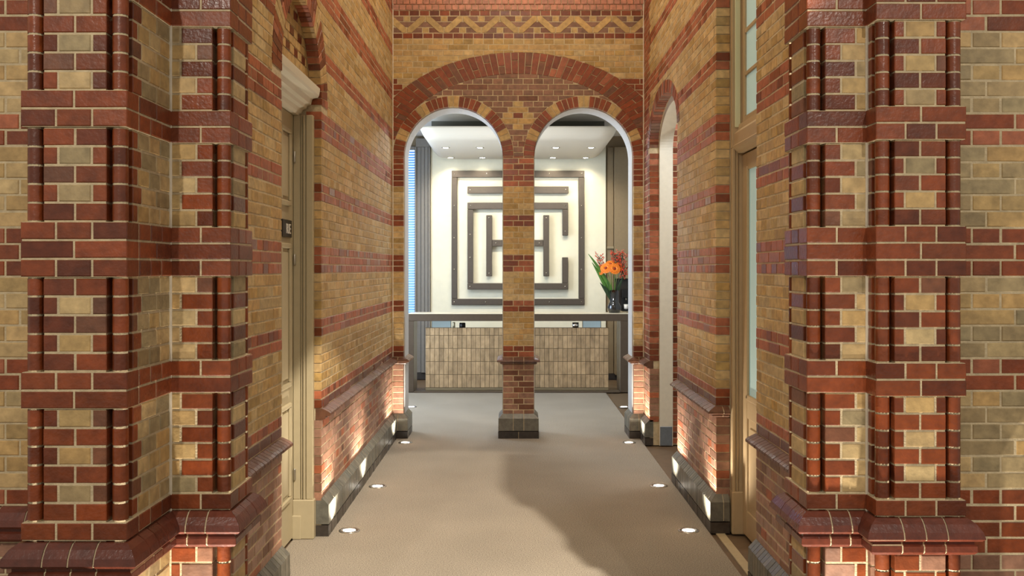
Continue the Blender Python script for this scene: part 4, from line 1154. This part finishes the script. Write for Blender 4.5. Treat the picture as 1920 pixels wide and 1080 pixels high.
# things behind the tiled front, seen in the gap under the counter
M_SCR = mat('screen_pale', rgb(190, 210, 214), .3, emit=rgb(190, 215, 222), estr=.35)
for (x0, x1, w) in ((809, 846, 'left'), (1092, 1127, 'right')):
    q = F/(TY+.3); X0, X1 = (x0-CX)/q, (x1-CX)/q
    t = tag(empty('desk_monitor', ((X0+X1)/2, TY+.3, .93)), 'pale blue lit monitor under the counter on the %s of the column' % w, 'monitor', 'monitors in the desk')
    loc(lambda mb: mb.bbox(X0, X1, TY+.29, TY+.315, .96, 1.105, .004), 'housing', mat('monitor_grey', rgb(120, 118, 112), .4), t)
    loc(lambda mb: mb.box(X0+.008, X1-.008, TY+.287, TY+.2905, .968, 1.097), 'screen', M_SCR, t)
    loc(lambda mb: mb.bbox((X0+X1)/2-.06, (X0+X1)/2+.06, TY+.26, TY+.34, .931, .94, .003).bbox((X0+X1)/2-.015, (X0+X1)/2+.015, TY+.31, TY+.325, .935, 1.0, .003), 'foot', mat('monitor_grey', rgb(120, 118, 112), .4), t)
def cup(name, px, label, cat, m, r, h):
    q = F/(TY+.2); tag(MB().lathe([(r*.8, 0), (r, .01), (r, h*.9), (r*.9, h), (r*.3, h)], ((px-CX)/q, TY+.2, .931), 20).build(name, m), label, cat)
cup('brass_cylinder', 851, 'small shiny pale cylinder standing by the left desk monitor', 'cylinder', mat('brass_pale', rgb(226, 214, 180), .2, .4), .022, .15)
cup('black_pot', 867, 'small black pot in the gap under the counter, left of the column', 'pot', mat('pot_black', rgb(30, 27, 24), .3), .05, .14)
cup('chrome_cup', 1079, 'polished chrome cup in the gap under the counter, right of the column', 'cup', mat('chrome', rgb(225, 220, 210), .08, 1.0), .055, .145)

# ================================================================== vase of flowers on the counter
VX, VY, VZ = 1.585, YD+.24, 1.2325
vs_ = tag(empty('flower_vase', (VX, VY, VZ)), 'black glass vase with rounded foot on the right of the counter', 'vase')
MB().lathe([(.07, 0), (.095, .012), (.112, .06), (.108, .11), (.085, .155), (.075, .17), (.075, .36), (.069, .36), (.069, .17), (.06, .16)], n=28).build('body', mat('vase_glass', rgb(20, 18, 17), .06, spec=.8, coat=.5), vs_)
M_STEM = mat('stem_green', rgb(112, 140, 56), .5, noise=.1)
M_LEAF = mat('leaf_green', rgb(74, 118, 40), .45, noise=.2); M_LEAFD = mat('leaf_dark', rgb(34, 58, 28), .45, noise=.2)
M_ORANGE = mat('petal_orange', rgb(244, 132, 24), .5, noise=.12, nscale=60); M_REDO = mat('petal_red', rgb(206, 70, 42), .5, noise=.15, nscale=60)
M_PINK = mat('petal_pink', rgb(222, 120, 92), .5, noise=.15, nscale=60); M_CORE = mat('flower_core', rgb(150, 50, 16), .6)
TOPV = Vector((VX, VY, VZ+.34))
def stem_to(p, r=.005, n=6, bend=.05):
    p = Vector(p); q = TOPV+Vector((random.uniform(-.04, .04), random.uniform(-.04, .04), -.2))
    mid = (q+p)/2+Vector((0, 0, bend)); mid.x = q.x+(p.x-q.x)*.32; mid.y = q.y+(p.y-q.y)*.32
    return [q*(1-t)**2+mid*2*t*(1-t)+p*t*t for t in [k/n for k in range(n+1)]]
def gerbera(x, z, y, r, label, tilt):
    c = Vector((x, y, z)); t = tag(empty('gerbera', c), label, 'flower', 'orange gerberas in the vase')
    q = Vector(tilt).normalized().to_track_quat('Z', 'Y').to_matrix().to_4x4()
    mb = MB()
    for layer, (n, rr, up) in enumerate(((20, r, .010), (16, r*.78, .02))):
        for k in range(n):
            a = 2*PI*(k+.5*layer)/n; d = Vector((math.cos(a), math.sin(a), 0)); s = Vector((-math.sin(a), math.cos(a), 0)); w = rr*.15
            pts = [d*rr*.15+Vector((0, 0, up*.2)), d*rr*.55+s*w+Vector((0, 0, up)), d*rr*.9+s*w*.7+Vector((0, 0, up*.7)), d*rr+Vector((0, 0, up*.3)), d*rr*.9-s*w*.7+Vector((0, 0, up*.7)), d*rr*.55-s*w+Vector((0, 0, up))]
            dn = Vector((0, 0, -.002)); vv = [q @ p for p in pts]+[q @ (p+dn) for p in pts]
            mb.add(vv, [(0, 1, 2, 3, 4, 5), (11, 10, 9, 8, 7, 6)]+[(i, i+6, (i+1) % 6+6, (i+1) % 6) for i in range(6)])
    mb.build('petals', M_ORANGE, t)
    MB().lathe([(r*.2, 0), (r*.26, .008), (r*.2, .02), (.002, .022)], n=14, mtx=q).build('centre', M_CORE, t)
    o = MB().tube([p-c for p in stem_to(c-Vector(tilt).normalized()*.004)], .0055).build('stem', M_STEM, t)
def wpt(px, py, dy=0.0):
    q = F/(VY+dy); return ((px-CX)/q, VY+dy, H+(CY-py)/q)
for n_, (px, py, dy, r, tl_, w) in enumerate(((1136, 503, -.06, .095, (-.3, -1, .5), 'left one'), (1152, 504, -.10, .10, (.2, -1, .45), 'front one with dark centre'), (1145, 496, .02, .09, (0, -.8, .8), 'topmost one'), (1161, 500, -.03, .08, (.6, -.8, .4), 'right one'), (1128, 508, .0, .07, (-.8, -.7, .3), 'outer left one'))):
    x, y, z = wpt(px, py, dy); gerbera(x, z, y, r, 'orange gerbera bloom in the black vase, %s' % w, tl_)
def spray(px, py, label, m, nb, spread, leafm=None):
    c = Vector(wpt(px, py, random.uniform(-.05, .05))); t = tag(empty('flower_spray', c), label, 'flower')
    pth = stem_to(c); MB().tube([p-c for p in pth], .004).build('stem', M_LEAFD, t)
    mb = MB(); tw = MB()
    for k in range(nb):
        h = random.random()
        base = c+Vector((0, 0, -.26*h*spread/.1*.5))+(TOPV-c)*(h*.25)
        a = random.uniform(0, 2*PI); rr = spread*(.35+.65*(1-h))*random.uniform(.5, 1)
        p = base+Vector((math.cos(a)*rr, math.sin(a)*rr*.7, random.uniform(.0, .07)))
        tw.tube([base-c, (base+p)/2-c+Vector((0, 0, -.008)), p-c], .0018, 4)
        s = random.uniform(.014, .024)
        d = Vector((math.cos(a), math.sin(a)*.6, .9)).normalized(); qq = d.to_track_quat('Z', 'Y')
        ring_ = [qq @ Vector((s*.55*math.cos(b), s*.55*math.sin(b), s*.4)) for b in (0, PI/2, PI, 1.5*PI)]
        vv = [p-c]+[p-c+v for v in ring_]+[p-c+qq @ Vector((0, 0, s*1.7))]
        mb.add(vv, [(0, 2, 1), (0, 3, 2), (0, 4, 3), (0, 1, 4), (5, 1, 2), (5, 2, 3), (5, 3, 4), (5, 4, 1)])
    tw.build('twigs', M_LEAFD, t)
    o = mb.build('buds', m, t); o['kind'] = 'stuff'
spray(1122, 480, 'pink red bud spray leaning left above the gerberas', M_PINK, 60, .075)
spray(1157, 478, 'orange red bud spray upright behind the gerberas', M_REDO, 110, .10)
spray(1168, 476, 'dense red bud spray against the arch on the right', M_PINK, 120, .11)
spray(1172, 500, 'drooping dark red bud spray at the right of the vase', M_REDO, 80, .09)
def blade(px, py, label, w, m, bend=.08):
    tip = Vector(wpt(px, py, random.uniform(-.05, .03))); pth = stem_to(tip, n=10, bend=bend); c = pth[0].copy()
    mb = MB(); L = []; n = len(pth)
    for k, p in enumerate(pth):
        d = (pth[min(k+1, n-1)]-pth[max(k-1, 0)]).normalized(); s = d.cross(Vector((0, -1, .2))).normalized()
        ww = w*math.sin(PI*min(1, (k/(n-1))*.93+.05))**.8; f = Vector((0, -.004, 0))
        L.append((p-s*ww-c, p+f-c, p+s*ww-c, p-f-c))
    for k in range(n-1):
        a, b = L[k], L[k+1]; mb.add([*a, *b], [(0, 1, 5, 4), (1, 2, 6, 5), (2, 3, 7, 6), (3, 0, 4, 7)])
    t = mb.build('leaf_blade', m); t.location = c; tag(t, label, 'leaf', 'leaves in the vase')
blade(1103, 476, 'long bright green leaf reaching furthest left from the vase', .03, M_LEAF, .02)
blade(1110, 492, 'broad green leaf below the longest one at the left', .032, M_LEAF, .0)
blade(1125, 530, 'short dark leaf hanging low at the left of the vase', .028, M_LEAFD, .0)
blade(1134, 536, 'dark leaf close to the vase mouth', .024, M_LEAFD, .0)
blade(1168, 520, 'dark leaf spreading right of the vase', .026, M_LEAFD, .0)
